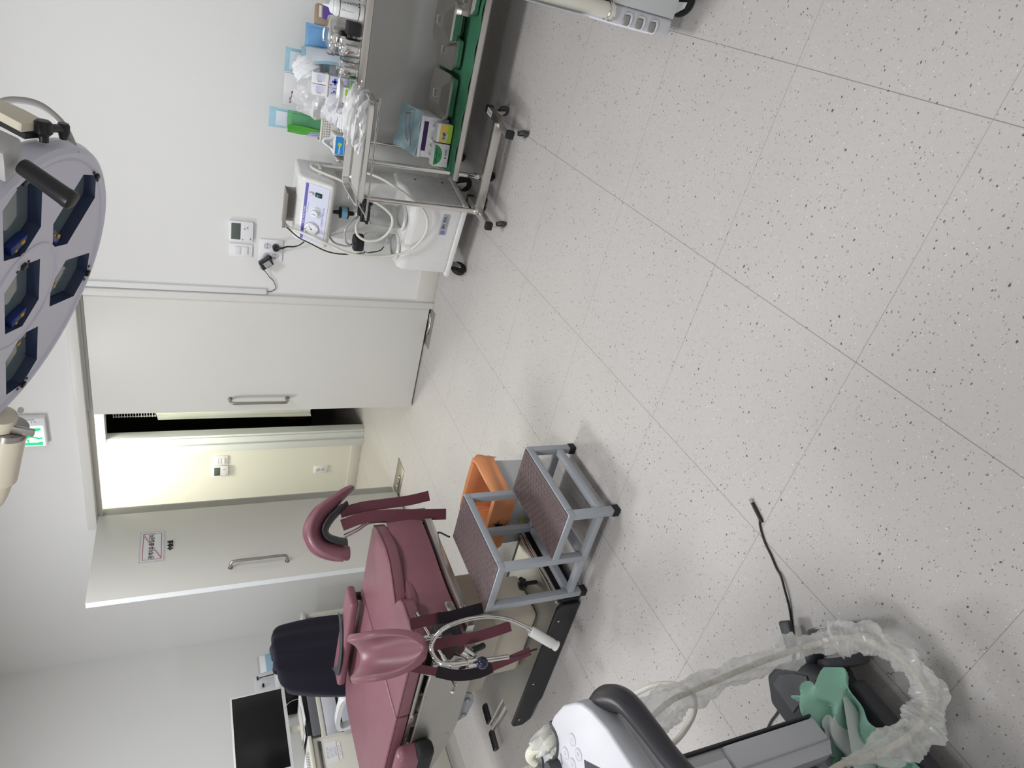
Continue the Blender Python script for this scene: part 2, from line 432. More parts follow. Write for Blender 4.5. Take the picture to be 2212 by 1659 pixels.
def pull_handle(parent, org, ox, oz, sgn):
    """tubular pull: org on the leaf, ox = out of the leaf, runs along +z"""
    o = V(org); n = V(ox)
    z0, z1 = 0.0, oz
    mb = MB().tube([o, o + n * 0.022, o + n * 0.045 + V((0, 0, 0.006)), o + n * 0.055 + V((0, 0, 0.03)), o + n * 0.055 + V((0, 0, oz / 2)), o + n * 0.055 + V((0, 0, oz - 0.03)), o + n * 0.045 + V((0, 0, oz - 0.006)), o + n * 0.022 + V((0, 0, oz)), o + V((0, 0, oz))], 0.0098, 14)
    for q in (o, o + V((0, 0, oz))): mb.cyl(q, q + n * 0.006, 0.0145, n=18)
    build('door_handle', mb, M_handle, parent)
d1 = struct('door_1', MB().bb((-2.805, WY + 0.008, 0.012), (-1.982, WY + 0.048, 2.040), 0.002), M_door)
pull_handle(d1, (-2.705, WY + 0.008, 0.905), (0, -1, 0), 0.36, 1)
# left leaf, swung into the room and square to the wall
hx, hy = -3.632, WY - 0.03
ang = math.atan2(3.165 - hy, -3.565 - hx)
LM = Matrix.Translation((hx, hy, 0)) @ Matrix.Rotation(ang, 4, 'Z')
d2 = struct('door_2', MB().bb((0, -0.02, 0.012), (0.80, 0.02, 2.062), 0.002, M=LM), M_door)
ldir = V((math.cos(ang), math.sin(ang), 0)); lnrm = V((-math.sin(ang), math.cos(ang), 0))
if lnrm.x < 0: lnrm = -lnrm
def leaf(y_, z_, off=0.02):   # point on the visible face, y_ = distance from the hinge
    return V((hx, hy, z_)) + ldir * y_ + lnrm * off
pull_handle(d2, leaf(0.655, 0.93), lnrm, 0.35, 1)
build('edge_strip', MB().bb((0.80, -0.0195, 0.012), (0.8015, 0.0195, 2.06), M=LM), M_alu, d2)
# notice and room name on the left leaf
FM = frame(leaf(0.365, 1.735, 0.0203), -ldir, (0, 0, 1))   # reads from the free edge towards the hinge
FM = frame(leaf(0.365, 1.733, 0.0203), -ldir, (0, 0, 1))
sg = thing('notice_sign', 'white paper notice with red frame and black lettering on the open door leaf', 'sign', leaf(0.365, 1.66, 0.021))
w_, h_ = 0.275, 0.128
part('paper', MB().prism(rrect(w_ + 0.03, h_ + 0.022, 0.004), 0.0008, FM), film('laminate', (0.9, 0.9, 0.9), 0.55, 0.15), sg, world=sg)
part('sheet', MB().prism(rrect(w_, h_, 0.002), 0.0012, FM), M_paper, sg, world=sg)
rb = MB()
fw, fh, t = 0.252, 0.106, 0.0032
def bar2(mb, a, b, t, z0=0.0013, d=0.0006):
    a, b = V((*a, 0)), V((*b, 0)); u = (b - a).normalized(); n = V((-u.y, u.x, 0)) * t / 2
    mb.prism([(a + n)[:2], (a - n)[:2], (b - n)[:2], (b + n)[:2]], d, FM @ Matrix.Translation((0, 0, z0)))
for a, b in (((-fw / 2, -fh / 2), (fw / 2, -fh / 2)), ((-fw / 2, fh / 2), (fw / 2, fh / 2)), ((-fw / 2, -fh / 2), (-fw / 2, fh / 2)), ((fw / 2, -fh / 2), (fw / 2, fh / 2))): bar2(rb, a, b, t)
bar2(rb, (fw / 2, fh / 2), (-fw / 2 + 0.014, -fh / 2), 0.0022); bar2(rb, (fw / 2 - 0.016, fh / 2), (-fw / 2, -fh / 2), 0.0022)
part('red_frame', rb, M_red, sg, world=sg)
part('lettering', text_mb('관계자외 출입금지', 0.034, FM @ Matrix.Translation((0, 0.002, 0.0014)), 0.0003, sx=0.93, bold=0.0008), M_ink, sg, world=sg)
FR = frame(leaf(0.372, 1.626, 0.0203), -ldir, (0, 0, 1))
nm = text_mb('수술실', 0.036, FR, 0.004, sx=0.95, bold=0.0012)
single('door_lettering', nm, M_ink, 'small raised black letters under the red framed notice on the open door leaf', 'lettering')
# floor hinge plates
def hinge_plate(x0, x1, lab):
    o = thing('floor_hinge', lab, 'hinge', ((x0 + x1) / 2, WY + 0.0, 0), group='floor hinges')
    part('cover_plate', MB().bb((-abs(x1 - x0) / 2, -0.085, 0.0), (abs(x1 - x0) / 2, 0.085, 0.004), 0.001), M_plate, o)
    s = 1 if x1 > -3 else -1
    part('pivot_arm', MB().tube([(s * 0.09, -0.03, 0.008), (s * 0.0, -0.035, 0.010), (-s * 0.045, -0.03, 0.010), (-s * 0.05, -0.015, 0.008)], 0.0055, 8).box((s * 0.075, -0.012, 0.006), (0.06, 0.03, 0.008), 0.002), M_chrome, o)
hinge_plate(-2.255, -1.98, 'steel floor hinge plate under the closed door leaf')
hinge_plate(-3.66, -3.352, 'steel floor hinge plate beside the foot of the open door leaf')
# corridor beyond the doorway
struct('wall_corridor', MB().bb((-7.0, 5.10, 0), (-3.92, 5.22, 2.7)).bb((-3.92, 5.10, 2.30), (-1.6, 5.22, 2.7)), M_hall)
struct('ceiling_corridor', MB().bb((-7.0, WY + 0.12, 2.6), (-1.4, 5.22, 2.7)), M_ceil)
struct('wall_corridor_end', MB().bb((-7.1, WY, 0), (-7.0, 5.2, 2.7)).bb((-1.5, WY + 0.12, 0), (-1.4, 7.6, 2.7)), M_hall)
struct('baseboard_corridor', MB().bb((-7.0, 5.09, 0), (-3.99, 5.10, 0.10), 0.002), M_base)
fr = MB().bb((-3.995, 5.055, 0), (-3.92, 5.22, 2.30), 0.003).bb((-3.92, 5.075, 0), (-3.855, 5.20, 2.30), 0.003)
fr.bb((-3.857, 5.07, 2.11), (-1.5, 5.20, 2.30), 0.003)
fr.bb((-3.858, 5.085, 0.0), (-3.835, 5.17, 2.115), 0.002)
struct('trim_3', fr, M_alu)
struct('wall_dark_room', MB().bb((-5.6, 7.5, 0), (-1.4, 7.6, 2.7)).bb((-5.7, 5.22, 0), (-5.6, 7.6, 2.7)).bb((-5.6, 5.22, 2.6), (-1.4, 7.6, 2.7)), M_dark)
# cubicle curtain just inside the far doorway
cu = thing('cubicle_curtain', 'pale cubicle curtain with white mesh top in the dark doorway', 'curtain', (-3.6, 5.32, 0.46))
def curt(u, v):
    x = -3.83 + 0.55 * u; return V((x, 5.32 + 0.022 * math.sin(u * 26) + 0.01 * math.sin(u * 61 + v * 2), 0.46 + (1.74 - 0.46) * v + 0.012 * math.sin(u * 9)))
part('drape', MB().grid(curt, 70, 12, 0.003), mat('curtain_cloth', (0.70, 0.72, 0.64), 0.8, noise=0.04, nscale=20, bump=0.2, bscale=300), cu, world=cu)
ms = MB()
for k in range(15):
    x = -3.78 + 0.55 * k / 14 * 0.9; ms.bb((x - 0.002, 5.318, 1.74), (x + 0.002, 5.322, 2.07))
for k in range(17):
    z = 1.74 + 0.33 * k / 16; ms.bb((-3.79, 5.318, z - 0.002), (-3.28, 5.322, z + 0.002))
part('mesh_top', ms, M_paper, cu, world=cu)
single('treatment_chair', MB().bb((-4.4, 6.0, 0.35), (-3.6, 6.6, 0.62), 0.06, 3).bb((-4.4, 6.5, 0.6), (-3.6, 6.7, 1.15), 0.06, 3).bb((-4.2, 6.1, 0), (-3.8, 6.5, 0.36), 0.03), M_vinyld, 'dark red upholstered chair in the unlit room beyond the corridor', 'chair')

# ------------------------------------------------------------------ wall fittings
def box_on_wall(x0, x1, z0, z1, d, y=WY): return (x0, y - d, z0), (x1, y, z1)
def thermostat(x0, x1, z0, z1, y, lab):
    o = thing('thermostat', lab, 'thermostat', ((x0 + x1) / 2, y, z0), group='room thermostats')
    W_, H_ = x1 - x0, z1 - z0
    part('body', MB().bb((-W_ / 2, -0.022, 0), (W_ / 2, 0, H_), 0.005), M_switch, o)
    part('screen', MB().bb((-W_ / 2 + 0.014, -0.0235, H_ * 0.53), (W_ / 2 - 0.010, -0.02, H_ - 0.010), 0.002), M_lcd, o)
    for i, (a, b) in enumerate(((0.1, 0.25), (0.22, 0.25), (0.34, 0.25), (0.16, 0.36), (0.28, 0.36))):
        part('button', MB().cyl((W_ * a, -0.0228, H_ * b), (W_ * a, -0.0236, H_ * b), 0.0045, n=14), M_grey if i in (1, 3) else M_white, o)
    part('indicator', MB().box((-W_ * 0.33, -0.0226, H_ * 0.11), (0.012, 0.002, 0.006), 0.0008).box((-W_ * 0.38, -0.0226, H_ * 0.44), (0.006, 0.002, 0.008), 0.0008), M_grey, o)
thermostat(-1.592, -1.470, 1.170, 1.298, WY, 'white thermostat with dark screen on the wall right of the doors')
def wall_switch(x0, x1, z0, z1, y, n, lab):
    o = thing('light_switch', lab, 'light switch', ((x0 + x1) / 2, y, z0), group='light switches')
    W_, H_ = x1 - x0, z1 - z0
    part('plate', MB().bb((-W_ / 2, -0.010, 0), (W_ / 2, 0, H_), 0.004), M_switch, o)
    for k in range(n):
        zc = H_ * (0.5 + (k - (n - 1) / 2) * 0.6 / n)
        part('rocker', MB().box((0, -0.0115, zc), (W_ * 0.62, 0.008, H_ * 0.56 / n), 0.002, rx=0.05 * (1 if k % 2 else -1)), M_white, o)
wall_switch(-1.688, -1.610, 1.168, 1.294, WY, 2, 'white two-rocker switch right beside the thermostat by the doors')
def socket_face(o, x, z, y=-0.010):
    mb = MB().lathe([(0.0205, -0.001), (0.0205, 0.0018), (0.0190, 0.0018), (0.0185, 0.0006), (0, 0.0006)], (x, y, z), (0, -1, 0), 28)
    s = part('socket', mb, mat('socket_plastic', (0.62, 0.62, 0.66), 0.4, noise=0.01), o)
    h = MB()
    for dx in (-0.0095, 0.0095): h.cyl((x + dx, y, z), (x + dx, y - 0.0011, z), 0.0028, n=10)
    part('pin_hole', h, M_black, s)
ol = thing('wall_outlet', 'white four-socket outlet low on the wall beside the doors', 'outlet', (-1.637, WY, 1.000))
part('plate', MB().bb((-0.068, -0.010, 0), (0.068, 0, 0.132), 0.005), M_switch, ol)
for x in (-0.033, 0.028):
    for z in (0.042, 0.088): socket_face(ol, x, z)
# black power adapter hanging in the outlet
ad = thing('power_adapter', 'black power adapter with silver rating label plugged in the four-socket outlet', 'adapter', (-1.700, WY - 0.02, 1.05))
AM = Matrix.Translation((0, -0.028, 0.045)) @ Matrix.Rotation(math.radians(52), 4, 'Y')
part('body', MB().box((0, 0, 0), (0.070, 0.045, 0.050), 0.004, M=AM), M_black, ad)
part('plug', MB().cyl((0.018, -0.006, 0.028), (0.018, 0.012, 0.028), 0.017, n=18), M_black, ad)
part('rating_label', MB().box((0.006, -0.0226, -0.004), (0.042, 0.001, 0.034), 0, M=AM), mat('silver_label', (0.45, 0.45, 0.45), 0.4, 0.4, noise=0.25, nscale=260), ad)
part('cable', MB().tube([(-0.030, -0.025, 0.072), (-0.040, -0.02, 0.070), (-0.070, -0.004, 0.040), (-0.105, 0.006, 0.018), (-0.128, 0.008, -0.005), (-0.160, 0.008, -0.020), (-0.185, 0.010, -0.022), (-0.205, 0.012, 0.004), (-0.207, 0.013, 0.022)], 0.0022, 8), M_black, ad)
cd = MB().bb((-1.924, WY - 0.014, 1.078), (-1.890, WY, CEIL), 0.003)
single('cable_duct', cd, M_white, 'white cable duct running up the wall beside the door frame', 'cable duct')
# exit sign
ex = thing('exit_sign', 'green lit exit sign with running figure above the doors', 'exit sign', (-2.89, WY, 2.285))
part('housing', MB().bb((-0.105, -0.045, 0), (0.105, 0, 0.165), 0.006), M_white, ex)
EM = frame((-0.022, -0.0453, 0.078), (1, 0, 0), (0, 0, 1))
m_lit = bpy.data.materials.new('lit_panel'); m_lit.use_nodes = True
p_ = m_lit.node_tree.nodes['Principled BSDF']; p_.inputs['Base Color'].default_value = (0.75, 0.95, 0.85, 1); p_.inputs['Emission Color'].default_value = (0.72, 1.0, 0.84, 1); p_.inputs['Emission Strength'].default_value = 0.62
m_grn = bpy.data.materials.new('lit_green'); m_grn.use_nodes = True
p_ = m_grn.node_tree.nodes['Principled BSDF']; p_.inputs['Base Color'].default_value = (0.02, 0.5, 0.2, 1); p_.inputs['Emission Color'].default_value = (0.01, 0.50, 0.20, 1); p_.inputs['Emission Strength'].default_value = 0.75
pn = part('lit_panel', MB().prism(rrect(0.148, 0.135, 0.005), 0.002, EM), m_lit, ex)
g = MB()
def q2(mb, pts, z=0.0021, d=0.0008): mb.prism(pts, d, EM @ Matrix.Translation((0, 0, z)))
q2(g, [(0.036, 0.065), (0.036, -0.040), (0.044, -0.054), (0.058, -0.054), (0.058, 0.065)])
q2(g, [(-0.068, 0.065), (-0.068, -0.056), (-0.040, -0.056), (-0.048, -0.030), (-0.048, 0.065)])
def limb(a, b, r): 
    a, b = V((*a, 0)), V((*b, 0)); u = (b - a).normalized(); n = V((-u.y, u.x, 0)) * r
    q2(g, [(a + n)[:2], (a - n)[:2], (b - n)[:2], (b + n)[:2]])
q2(g, [(-0.018 + 0.010 * math.cos(k * PI / 8), 0.048 + 0.010 * math.sin(k * PI / 8)) for k in range(16)])
limb((-0.014, 0.034), (0.000, 0.000), 0.009); limb((-0.014, 0.032), (0.014, 0.026), 0.004); limb((0.014, 0.026), (0.020, 0.012), 0.004)
limb((-0.016, 0.030), (-0.034, 0.014), 0.004); limb((-0.034, 0.014), (-0.046, 0.016), 0.004)
limb((0.000, 0.002), (0.018, -0.018), 0.0055); limb((0.018, -0.018), (0.040, -0.016), 0.005)
limb((-0.002, 0.002), (-0.020, -0.044), 0.0055); limb((-0.020, -0.044), (-0.012, -0.056), 0.005)
part('pictogram', g, m_grn, ex)
part('test_button', MB().bb((0.078, -0.0465, 0.045), (0.084, -0.045, 0.052)).bb((0.078, -0.0465, 0.062), (0.084, -0.045, 0.068)).bb((0.095, -0.0465, 0.05), (0.099, -0.045, 0.12)), M_grey, ex)
# corridor fittings
wall_switch(-4.175, -4.075, 1.19, 1.312, 5.10, 3, 'white three-rocker switch on the corridor wall seen through the doorway')
thermostat(-4.30, -4.182, 1.185, 1.312, 5.10, 'white thermostat on the corridor wall seen through the doorway')
o2 = thing('wall_outlet', 'white double outlet low on the corridor wall', 'outlet', (-4.30, 5.10, 0.30))
part('plate', MB().bb((-0.045, -0.010, 0), (0.045, 0, 0.128), 0.005), M_switch, o2)
for z in (0.042, 0.088): socket_face(o2, 0, z)
# ------------------------------------------------------------------ surgical lamp over the couch
LC = V((-0.719, 1.419, 1.818))
LE = Matrix(((0.924, -0.351, -0.151), (0.268, 0.877, -0.399), (0.272, 0.328, 0.905))).transposed().to_4x4()
LT = Matrix.Translation(LC) @ LE
lamp = thing('surgical_lamp', 'large round surgical lamp head hanging at the top with blue-green glass windows', 'surgical lamp', LC)
def lw(x, y, z): return LT @ V((x, y, z))
sh = part('shell', MB().lathe([(0, 0.0), (0.282, 0.0), (0.287, 0.002), (0.291, -0.004), (0.300, -0.004), (0.309, 0.002), (0.314, 0.014), (0.312, 0.030), (0.300, 0.050), (0.270, 0.075), (0.20, 0.098), (0.10, 0.110), (0, 0.112)], LC, LE.to_3x3() @ V((0, 0, 1)), 96, cap=False), M_lamp, lamp, world=lamp)
M_glass = mat('lamp_glass', (0.115, 0.155, 0.17), 0.10, noise=0.15, nscale=14, coat=0.6)
M_well = mat('blue_lamp_well', (0.035, 0.050, 0.105), 0.35, noise=0.1)
M_bulb = mat('blue_led_block', (0.02, 0.045, 0.22), 0.3, noise=0.1)
M_amber = mat('amber_led', (0.55, 0.34, 0.03), 0.3)
hexa = [(-0.088, 0), (-0.057, 0.056), (0.060, 0.056), (0.088, 0), (0.060, -0.056), (-0.057, -0.056)]
def inset(poly, k): return [(x * k, y * k) for x, y in poly]
spots = [(0, 0, 0)] + [(0.2 * math.cos(math.radians(a)), 0.2 * math.sin(math.radians(a)), a) for a in range(0, 360, 60)]
for x, y, a in spots:
    Mh = LT @ Matrix.Translation((x, y, 0)) @ Matrix.Rotation(math.radians(a), 4, 'Z')
    cut(sh, MB().prism(inset(hexa, 0.99), 0.070, lamp.matrix_basis.inverted() @ Mh @ Matrix.Translation((0, 0, -0.03))))
for x, y, a in spots:
    Mh = LT @ Matrix.Translation((x, y, 0)) @ Matrix.Rotation(math.radians(a), 4, 'Z')
    wl = MB()
    hx_ = inset(hexa, 0.985)
    o_, i_ = [], []
    for k in range(6):
        p, q = hx_[k], hx_[(k + 1) % 6]
        wl.add([Mh @ V((*p, 0.0)), Mh @ V((*q, 0.0)), Mh @ V((q[0] * 0.93, q[1] * 0.93, 0.032)), Mh @ V((p[0] * 0.93, p[1] * 0.93, 0.032))], [[0, 1, 2, 3]])
    wl.add([Mh @ V((p[0] * 0.93, p[1] * 0.93, 0.032)) for p in hx_], [[0, 1, 2, 3, 4, 5]])
    wn = part('lamp_window', wl, M_well, lamp, world=lamp)
    part('glass', MB().prism(inset(hexa, 0.90), 0.003, Mh @ Matrix.Translation((0.003, 0, 0.021))), M_glass, wn, world=lamp)
    bb_ = MB().box((-0.066, 0.0, 0.013), (0.020, 0.050, 0.016), 0.003, M=Mh)
    part('led_block', bb_, M_bulb, wn, world=lamp)
    part('led', MB().box((-0.060, 0.006, 0.004), (0.008, 0.010, 0.004), 0.001, M=Mh).box((-0.066, -0.014, 0.004), (0.005, 0.006, 0.004), 0.001, M=Mh), M_amber, wn, world=lamp)
    part('spring_clip', MB().box((0.086, 0.0, -0.003), (0.010, 0.014, 0.006), 0.001, M=Mh).cyl(Mh @ V((0.084, 0.017, -0.002)), Mh @ V((0.084, 0.017, 0.004)), 0.003, n=8).cyl(Mh @ V((0.084, -0.017, -0.002)), Mh @ V((0.084, -0.017, 0.004)), 0.003, n=8), M_black, wn, world=lamp)
rg = MB().torus((0, 0, 0.000), 0.114, 0.0030, n=64, m=8); rg.tf(LT)
part('centre_ring', rg, M_lamp, lamp, world=lamp)
# grip on the rim
Gb = LT @ frame((0.352, -0.036, 0.012), (1, -0.09, 0), (0.09, 1, 0))
bk = part('handle_bracket', MB().box((0.0, 0, 0.012), (0.060, 0.046, 0.060), 0.005, M=Gb), mat('bracket_enamel', (0.46, 0.46, 0.46), 0.3, noise=0.05), lamp, world=lamp)
a0 = lw(0.348, -0.034, -0.016)
gd = (LE.to_3x3() @ V((-0.10, -0.20, -0.97))).normalized()
gm = MB().lathe([(0, 0), (0.0125, 0), (0.0135, 0.003), (0.0152, 0.072), (0.0162, 0.080), (0.0155, 0.086), (0.010, 0.088), (0, 0.088)], a0, gd, 28)
part('handle', gm, M_black, lamp, world=lamp)
# yoke, pivot knobs, loop
ka = math.radians(14)
ax = V((math.cos(ka), math.sin(ka), 0)); up = V((0.10, 0.30, 0.95)).normalized()
up = (up - ax * up.dot(ax)).normalized()
pts = [LT @ (ax * 0.342 * math.cos(PI * k / 16) + up * 0.33 * math.sin(PI * k / 16) + V((0, 0, 0.03))) for k in range(17)]
side = LE.to_3x3() @ ax.cross(up)
part('yoke', MB().ribbon(pts, side, 0.050, 0.014, 3), M_cream, lamp, world=lamp)
part('yoke_lining', MB().ribbon([p.lerp(LC, 0.045) for p in pts], side, 0.034, 0.010, 3), M_black, lamp, world=lamp)
kn = MB()
kc = lw(0.318, 0.088, 0.018); kd = (LE.to_3x3() @ V((0.95, 0.30, 0.2))).normalized()
prof = [(0, 0.026), (0.010, 0.026), (0.014, 0.022), (0.014, 0.006), (0.008, 0.0), (0.008, -0.01)]
kn.lathe(prof, kc, kd, 24)
k2 = lw(0.300, 0.135, 0.010)
kn.lathe([(0, 0.020), (0.008, 0.020), (0.010, 0.016), (0.010, 0.004), (0.006, -0.008)], k2, kd, 20).tube([kc + kd * 0.01, (kc + k2) / 2 + kd * 0.012, k2 + kd * 0.01], 0.007, 10)
part('pivot_knob', kn, M_black, lamp, world=lamp)
lp_ = [(-0.446, 1.475, 1.716), (-0.421, 1.491, 1.726), (-0.401, 1.513, 1.741), (-0.385, 1.541, 1.772), (-0.385, 1.561, 1.806), (-0.398, 1.573, 1.841), (-0.439, 1.574, 1.887), (-0.53, 1.56, 1.95), (-0.62, 1.53, 1.97)]
part('cable_loop', MB().tube(lp_, 0.0062, 12), mat('loop_enamel', (0.40, 0.385, 0.37), 0.3, noise=0.03), lamp, world=lamp)
# arm side
p2 = lw(-0.330, -0.079, 0.0)
axw = LE.to_3x3() @ ax
ar = MB().cyl(p2 + axw * 0.02, p2 - axw * 0.012, 0.030, n=28).cyl(V((-1.078, 1.472, 1.890)), V((-1.22, 1.49, 1.925)), 0.036, n=28)
ar.tube([(-1.20, 1.49, 1.92), (-1.30, 1.50, 1.96), (-1.34, 1.505, 2.05), (-1.345, 1.506, 2.18)], 0.030, 20)
ar.cyl((-1.345, 1.506, 2.15), (-1.345, 1.506, 2.26), 0.044, n=28).tube([(-1.345, 1.506, 2.22), (-1.80, 1.30, 2.50), (-2.15, 1.15, 2.62)], 0.042, 20, raw=True)
ar.cyl((-2.15, 1.15, 2.52), (-2.15, 1.15, CEIL), 0.050, n=28).cyl((-2.15, 1.15, CEIL - 0.09), (-2.15, 1.15, CEIL), 0.14, n=40)
part('support_arm', ar, M_cream, lamp, world=lamp)
cl = MB().cyl(V((-1.062, 1.470, 1.886)), V((-1.078, 1.472, 1.890)), 0.038, n=30)
cl.box((-1.060, 1.452, 1.866), (0.018, 0.010, 0.060), 0.003, rz=0.1, ry=0.3).cyl(V((-1.026, 1.482, 1.862)), V((-1.020, 1.468, 1.860)), 0.006, n=12)
part('clamp', cl, M_handle, lamp, world=lamp)

# ------------------------------------------------------------------ suction pump
su = thing('suction_pump', 'white suction pump on casters with two glass jars and a gauge panel', 'suction pump', (-1.301, 3.470, 0), math.radians(-11.24))
M_pump = mat('pump_housing', (0.76, 0.76, 0.755), 0.28, noise=0.01, coat=0.15)
def yz_prism(mb, poly, x0, x1, bev=0.0, seg=3):
    """profile in (depth, height), extruded along x"""
    M = Matrix(((0, 0, 1, x0), (1, 0, 0, 0), (0, 1, 0, 0), (0, 0, 0, 1)))
    return mb.prism(poly, x1 - x0, M, bev, seg)
lowp = [(0.0, 0.135), (0.33, 0.135), (0.33, 0.47), (0.20, 0.475), (0.17, 0.445), (0.03, 0.43), (0.004, 0.40)]
lb = part('lower_body', yz_prism(MB(), lowp, -0.225, 0.225, 0.022, 4), M_pump, su)
part('base_rim', MB().bb((-0.236, -0.010, 0.112), (0.236, 0.335, 0.140), 0.006), M_pump, su)
def xpoly(poly, y0, y1, mb, bev=0.012):
    M = Matrix(((1, 0, 0, 0), (0, 0, 1, y0), (0, 1, 0, 0), (0, 0, 0, 1)))
    return mb.prism(poly, y1 - y0, M, bev, 3)
part('back_column', xpoly([(-0.205, 0.42), (-0.185, 0.52), (-0.165, 0.80), (-0.150, 0.93), (0.190, 0.93), (0.195, 0.80), (0.205, 0.52), (0.215, 0.42)], 0.195, 0.33, MB()), M_pump, su)
hp = [(0.165, 0.80), (0.085, 0.818), (0.060, 0.838), (0.128, 0.980), (0.150, 1.000), (0.33, 1.000), (0.33, 0.80)]
part('head', yz_prism(MB(), hp, -0.155, 0.225, 0.016, 4), M_pump, su)
# slanted control panel
P0 = V((0.037, 0.094, 0.909)); pu = V((1, 0, 0)); pv = V((0, 0.128 - 0.060, 0.980 - 0.838)).normalized()
PM = frame(P0, pu, pv); 
PM.translation = P0 + (PM.to_3x3() @ V((0, 0, 1))) * 0.0005
cp = part('control_panel', MB().prism(rrect(0.335, 0.128, 0.008), 0.0018, PM), mat('panel_print', (0.62, 0.64, 0.78), 0.35, noise=0.01), su)
def pp(x, y, z=0.002): return PM @ V((x, y, z))
part('violet_band', MB().prism([(-0.165, 0.046), (0.165, 0.046), (0.165, 0.061), (-0.165, 0.061)], 0.0006, PM @ Matrix.Translation((0, 0, 0.0018))), mat('violet_print', (0.10, 0.075, 0.40), 0.4), cp)
part('lettering', text_mb('SUCTION PUMP', 0.0145, PM @ Matrix.Translation((-0.02, 0.0535, 0.0026)), 0.0002), M_paper, cp)
part('lettering', text_mb('○ JINSOL MEDICAL', 0.0135, PM @ Matrix.Translation((-0.004, -0.045, 0.002)), 0.0002).join(text_mb('VACUUM REGULATOR', 0.006, PM @ Matrix.Translation((0.03, 0.037, 0.002)), 0.0002)).join(text_mb('FUSE', 0.006, PM @ Matrix.Translation((0.118, 0.037, 0.002)), 0.0002)).join(text_mb('ON', 0.006, PM @ Matrix.Translation((0.115, 0.012, 0.002)), 0.0002)), M_blueink, cp)
nrm_ = PM.to_3x3() @ V((0, 0, 1))
gz = part('pressure_gauge', MB().lathe([(0.0, 0.010), (0.030, 0.010), (0.031, 0.014), (0.036, 0.014), (0.038, 0.010), (0.038, 0)], pp(-0.088, 0.004, 0), nrm_, 40), M_chrome, su)
part('gauge_face', MB().lathe([(0.030, 0.0), (0.030, 0.001), (0, 0.001)], pp(-0.088, 0.004, 0.0102), nrm_, 36), M_paper, gz)
GM = PM @ Matrix.Translation((-0.088, 0.004, 0.0118))
gt = MB()
for k in range(13):
    a = math.radians(-220 + k * 260 / 12 + 90 * 0); gt.box((0.025 * math.cos(a), 0.025 * math.sin(a), 0), (0.005, 0.0009, 0.0004), M=GM @ Matrix.Identity(4), rz=a)
gt.box((0.006, 0.005, 0.0008), (0.026, 0.0014, 0.0006), M=GM, rz=math.radians(40)).cyl(GM @ V((0, 0, 0)), GM @ V((0, 0, 0.002)), 0.003, n=14)
part('gauge_marks', gt, M_ink, gz)
kb = part('regulator_knob', MB().lathe([(0.026, 0), (0.026, 0.004), (0.0215, 0.006), (0.0215, 0.020), (0.020, 0.026), (0.016, 0.028), (0, 0.028)], pp(0.012, -0.004, 0), nrm_, 36), M_white, su)
part('pointer', MB().box((0, 0.002, 0.0285), (0.0045, 0.022, 0.001), M=PM @ Matrix.Translation((0.012, -0.004, 0))), mat('blue_mark', (0.10, 0.30, 0.75), 0.4), kb)
sw_ = part('power_switch', MB().box((0.115, -0.010, 0.002), (0.026, 0.036, 0.006), 0.002, M=PM), M_black, su)
part('rocker', MB().box((0.115, -0.010, 0.006), (0.018, 0.026, 0.004), 0.0015, M=PM), mat('green_rocker', (0.01, 0.09, 0.06), 0.25), sw_)
part('fuse_holder', MB().lathe([(0.010, 0), (0.010, 0.006), (0.007, 0.010), (0, 0.010)], pp(0.115, 0.026, 0), nrm_, 20), M_chrome, su)
# cord bracket on top
part('cord_bracket', MB().bb((-0.075, 0.19, 0.985), (0.125, 0.196, 1.055), 0.001).bb((-0.078, 0.12, 1.05), (0.128, 0.20, 1.056), 0.002).bb((-0.078, 0.118, 1.045), (0.128, 0.122, 1.062), 0.001), mat('brown_bracket', (0.28, 0.255, 0.23), 0.45, noise=0.03), su)
# label
LBM = frame((0.105, -0.0005, 0.222), (1, 0, 0), (0, 0, 1))
lbp = part('name_plate', MB().prism(rrect(0.130, 0.038, 0.003), 0.0015, LBM), mat('plate_print', (0.40, 0.43, 0.50), 0.4, 0.2), su)
part('lettering', text_mb('JIN  SOL', 0.022, LBM @ Matrix.Translation((0.016, 0.004, 0.0015)), 0.0003, bold=0.0006).join(text_mb('JINSOL MEDICAL CO.', 0.0055, LBM @ Matrix.Translation((0.016, -0.012, 0.0015)), 0.0003)), M_ink, lbp)
tr_ = MB().torus((0, 0, 0), 0.0095, 0.0020, n=24, m=6).tube([(-0.004, -0.006, 0), (0.001, 0, 0), (-0.001, 0.002, 0), (0.004, 0.006, 0)], 0.0016, 6); tr_.tf(LBM @ Matrix.Translation((-0.050, 0, 0.0018)) @ Matrix.Diagonal((1, 1, 0.3, 1)))
part('emblem', tr_, M_blueink, lbp)
# jars
M_jar = mat('jar_glass', (0.93, 0.94, 0.93), 0.02, trans=1.0, ior=1.25)
def jar(x, y):
    g = part('glass_jar', MB().lathe([(0.052, 0.425), (0.060, 0.430), (0.064, 0.445), (0.064, 0.585), (0.058, 0.610), (0.044, 0.622), (0.042, 0.640), (0.039, 0.640), (0.041, 0.620), (0.055, 0.607), (0.0615, 0.583), (0.0615, 0.447), (0.056, 0.434), (0, 0.432)], (x, y, 0), (0, 0, 1), 40, cap=False), M_jar, su)
    part('jar_lid', MB().lathe([(0.043, 0.628), (0.049, 0.630), (0.050, 0.645), (0.049, 0.672), (0.044, 0.678), (0, 0.678)], (x, y, 0), (0, 0, 1), 36), M_rubber, g)
    part('jar_seat', MB().torus((x, y, 0.440), 0.069, 0.010, n=48, m=10), M_pump, su)
    sc = MB()
    for k in range(8): sc.box((x + 0.0648 * math.sin(-0.5), y - 0.0648 * math.cos(-0.5), 0.46 + k * 0.014), (0.012 if k % 2 else 0.007, 0.0006, 0.0012), rz=-0.5)
    part('scale', sc, M_grey, g)
    return g
jar(-0.118, 0.100); jar(0.075, 0.095)
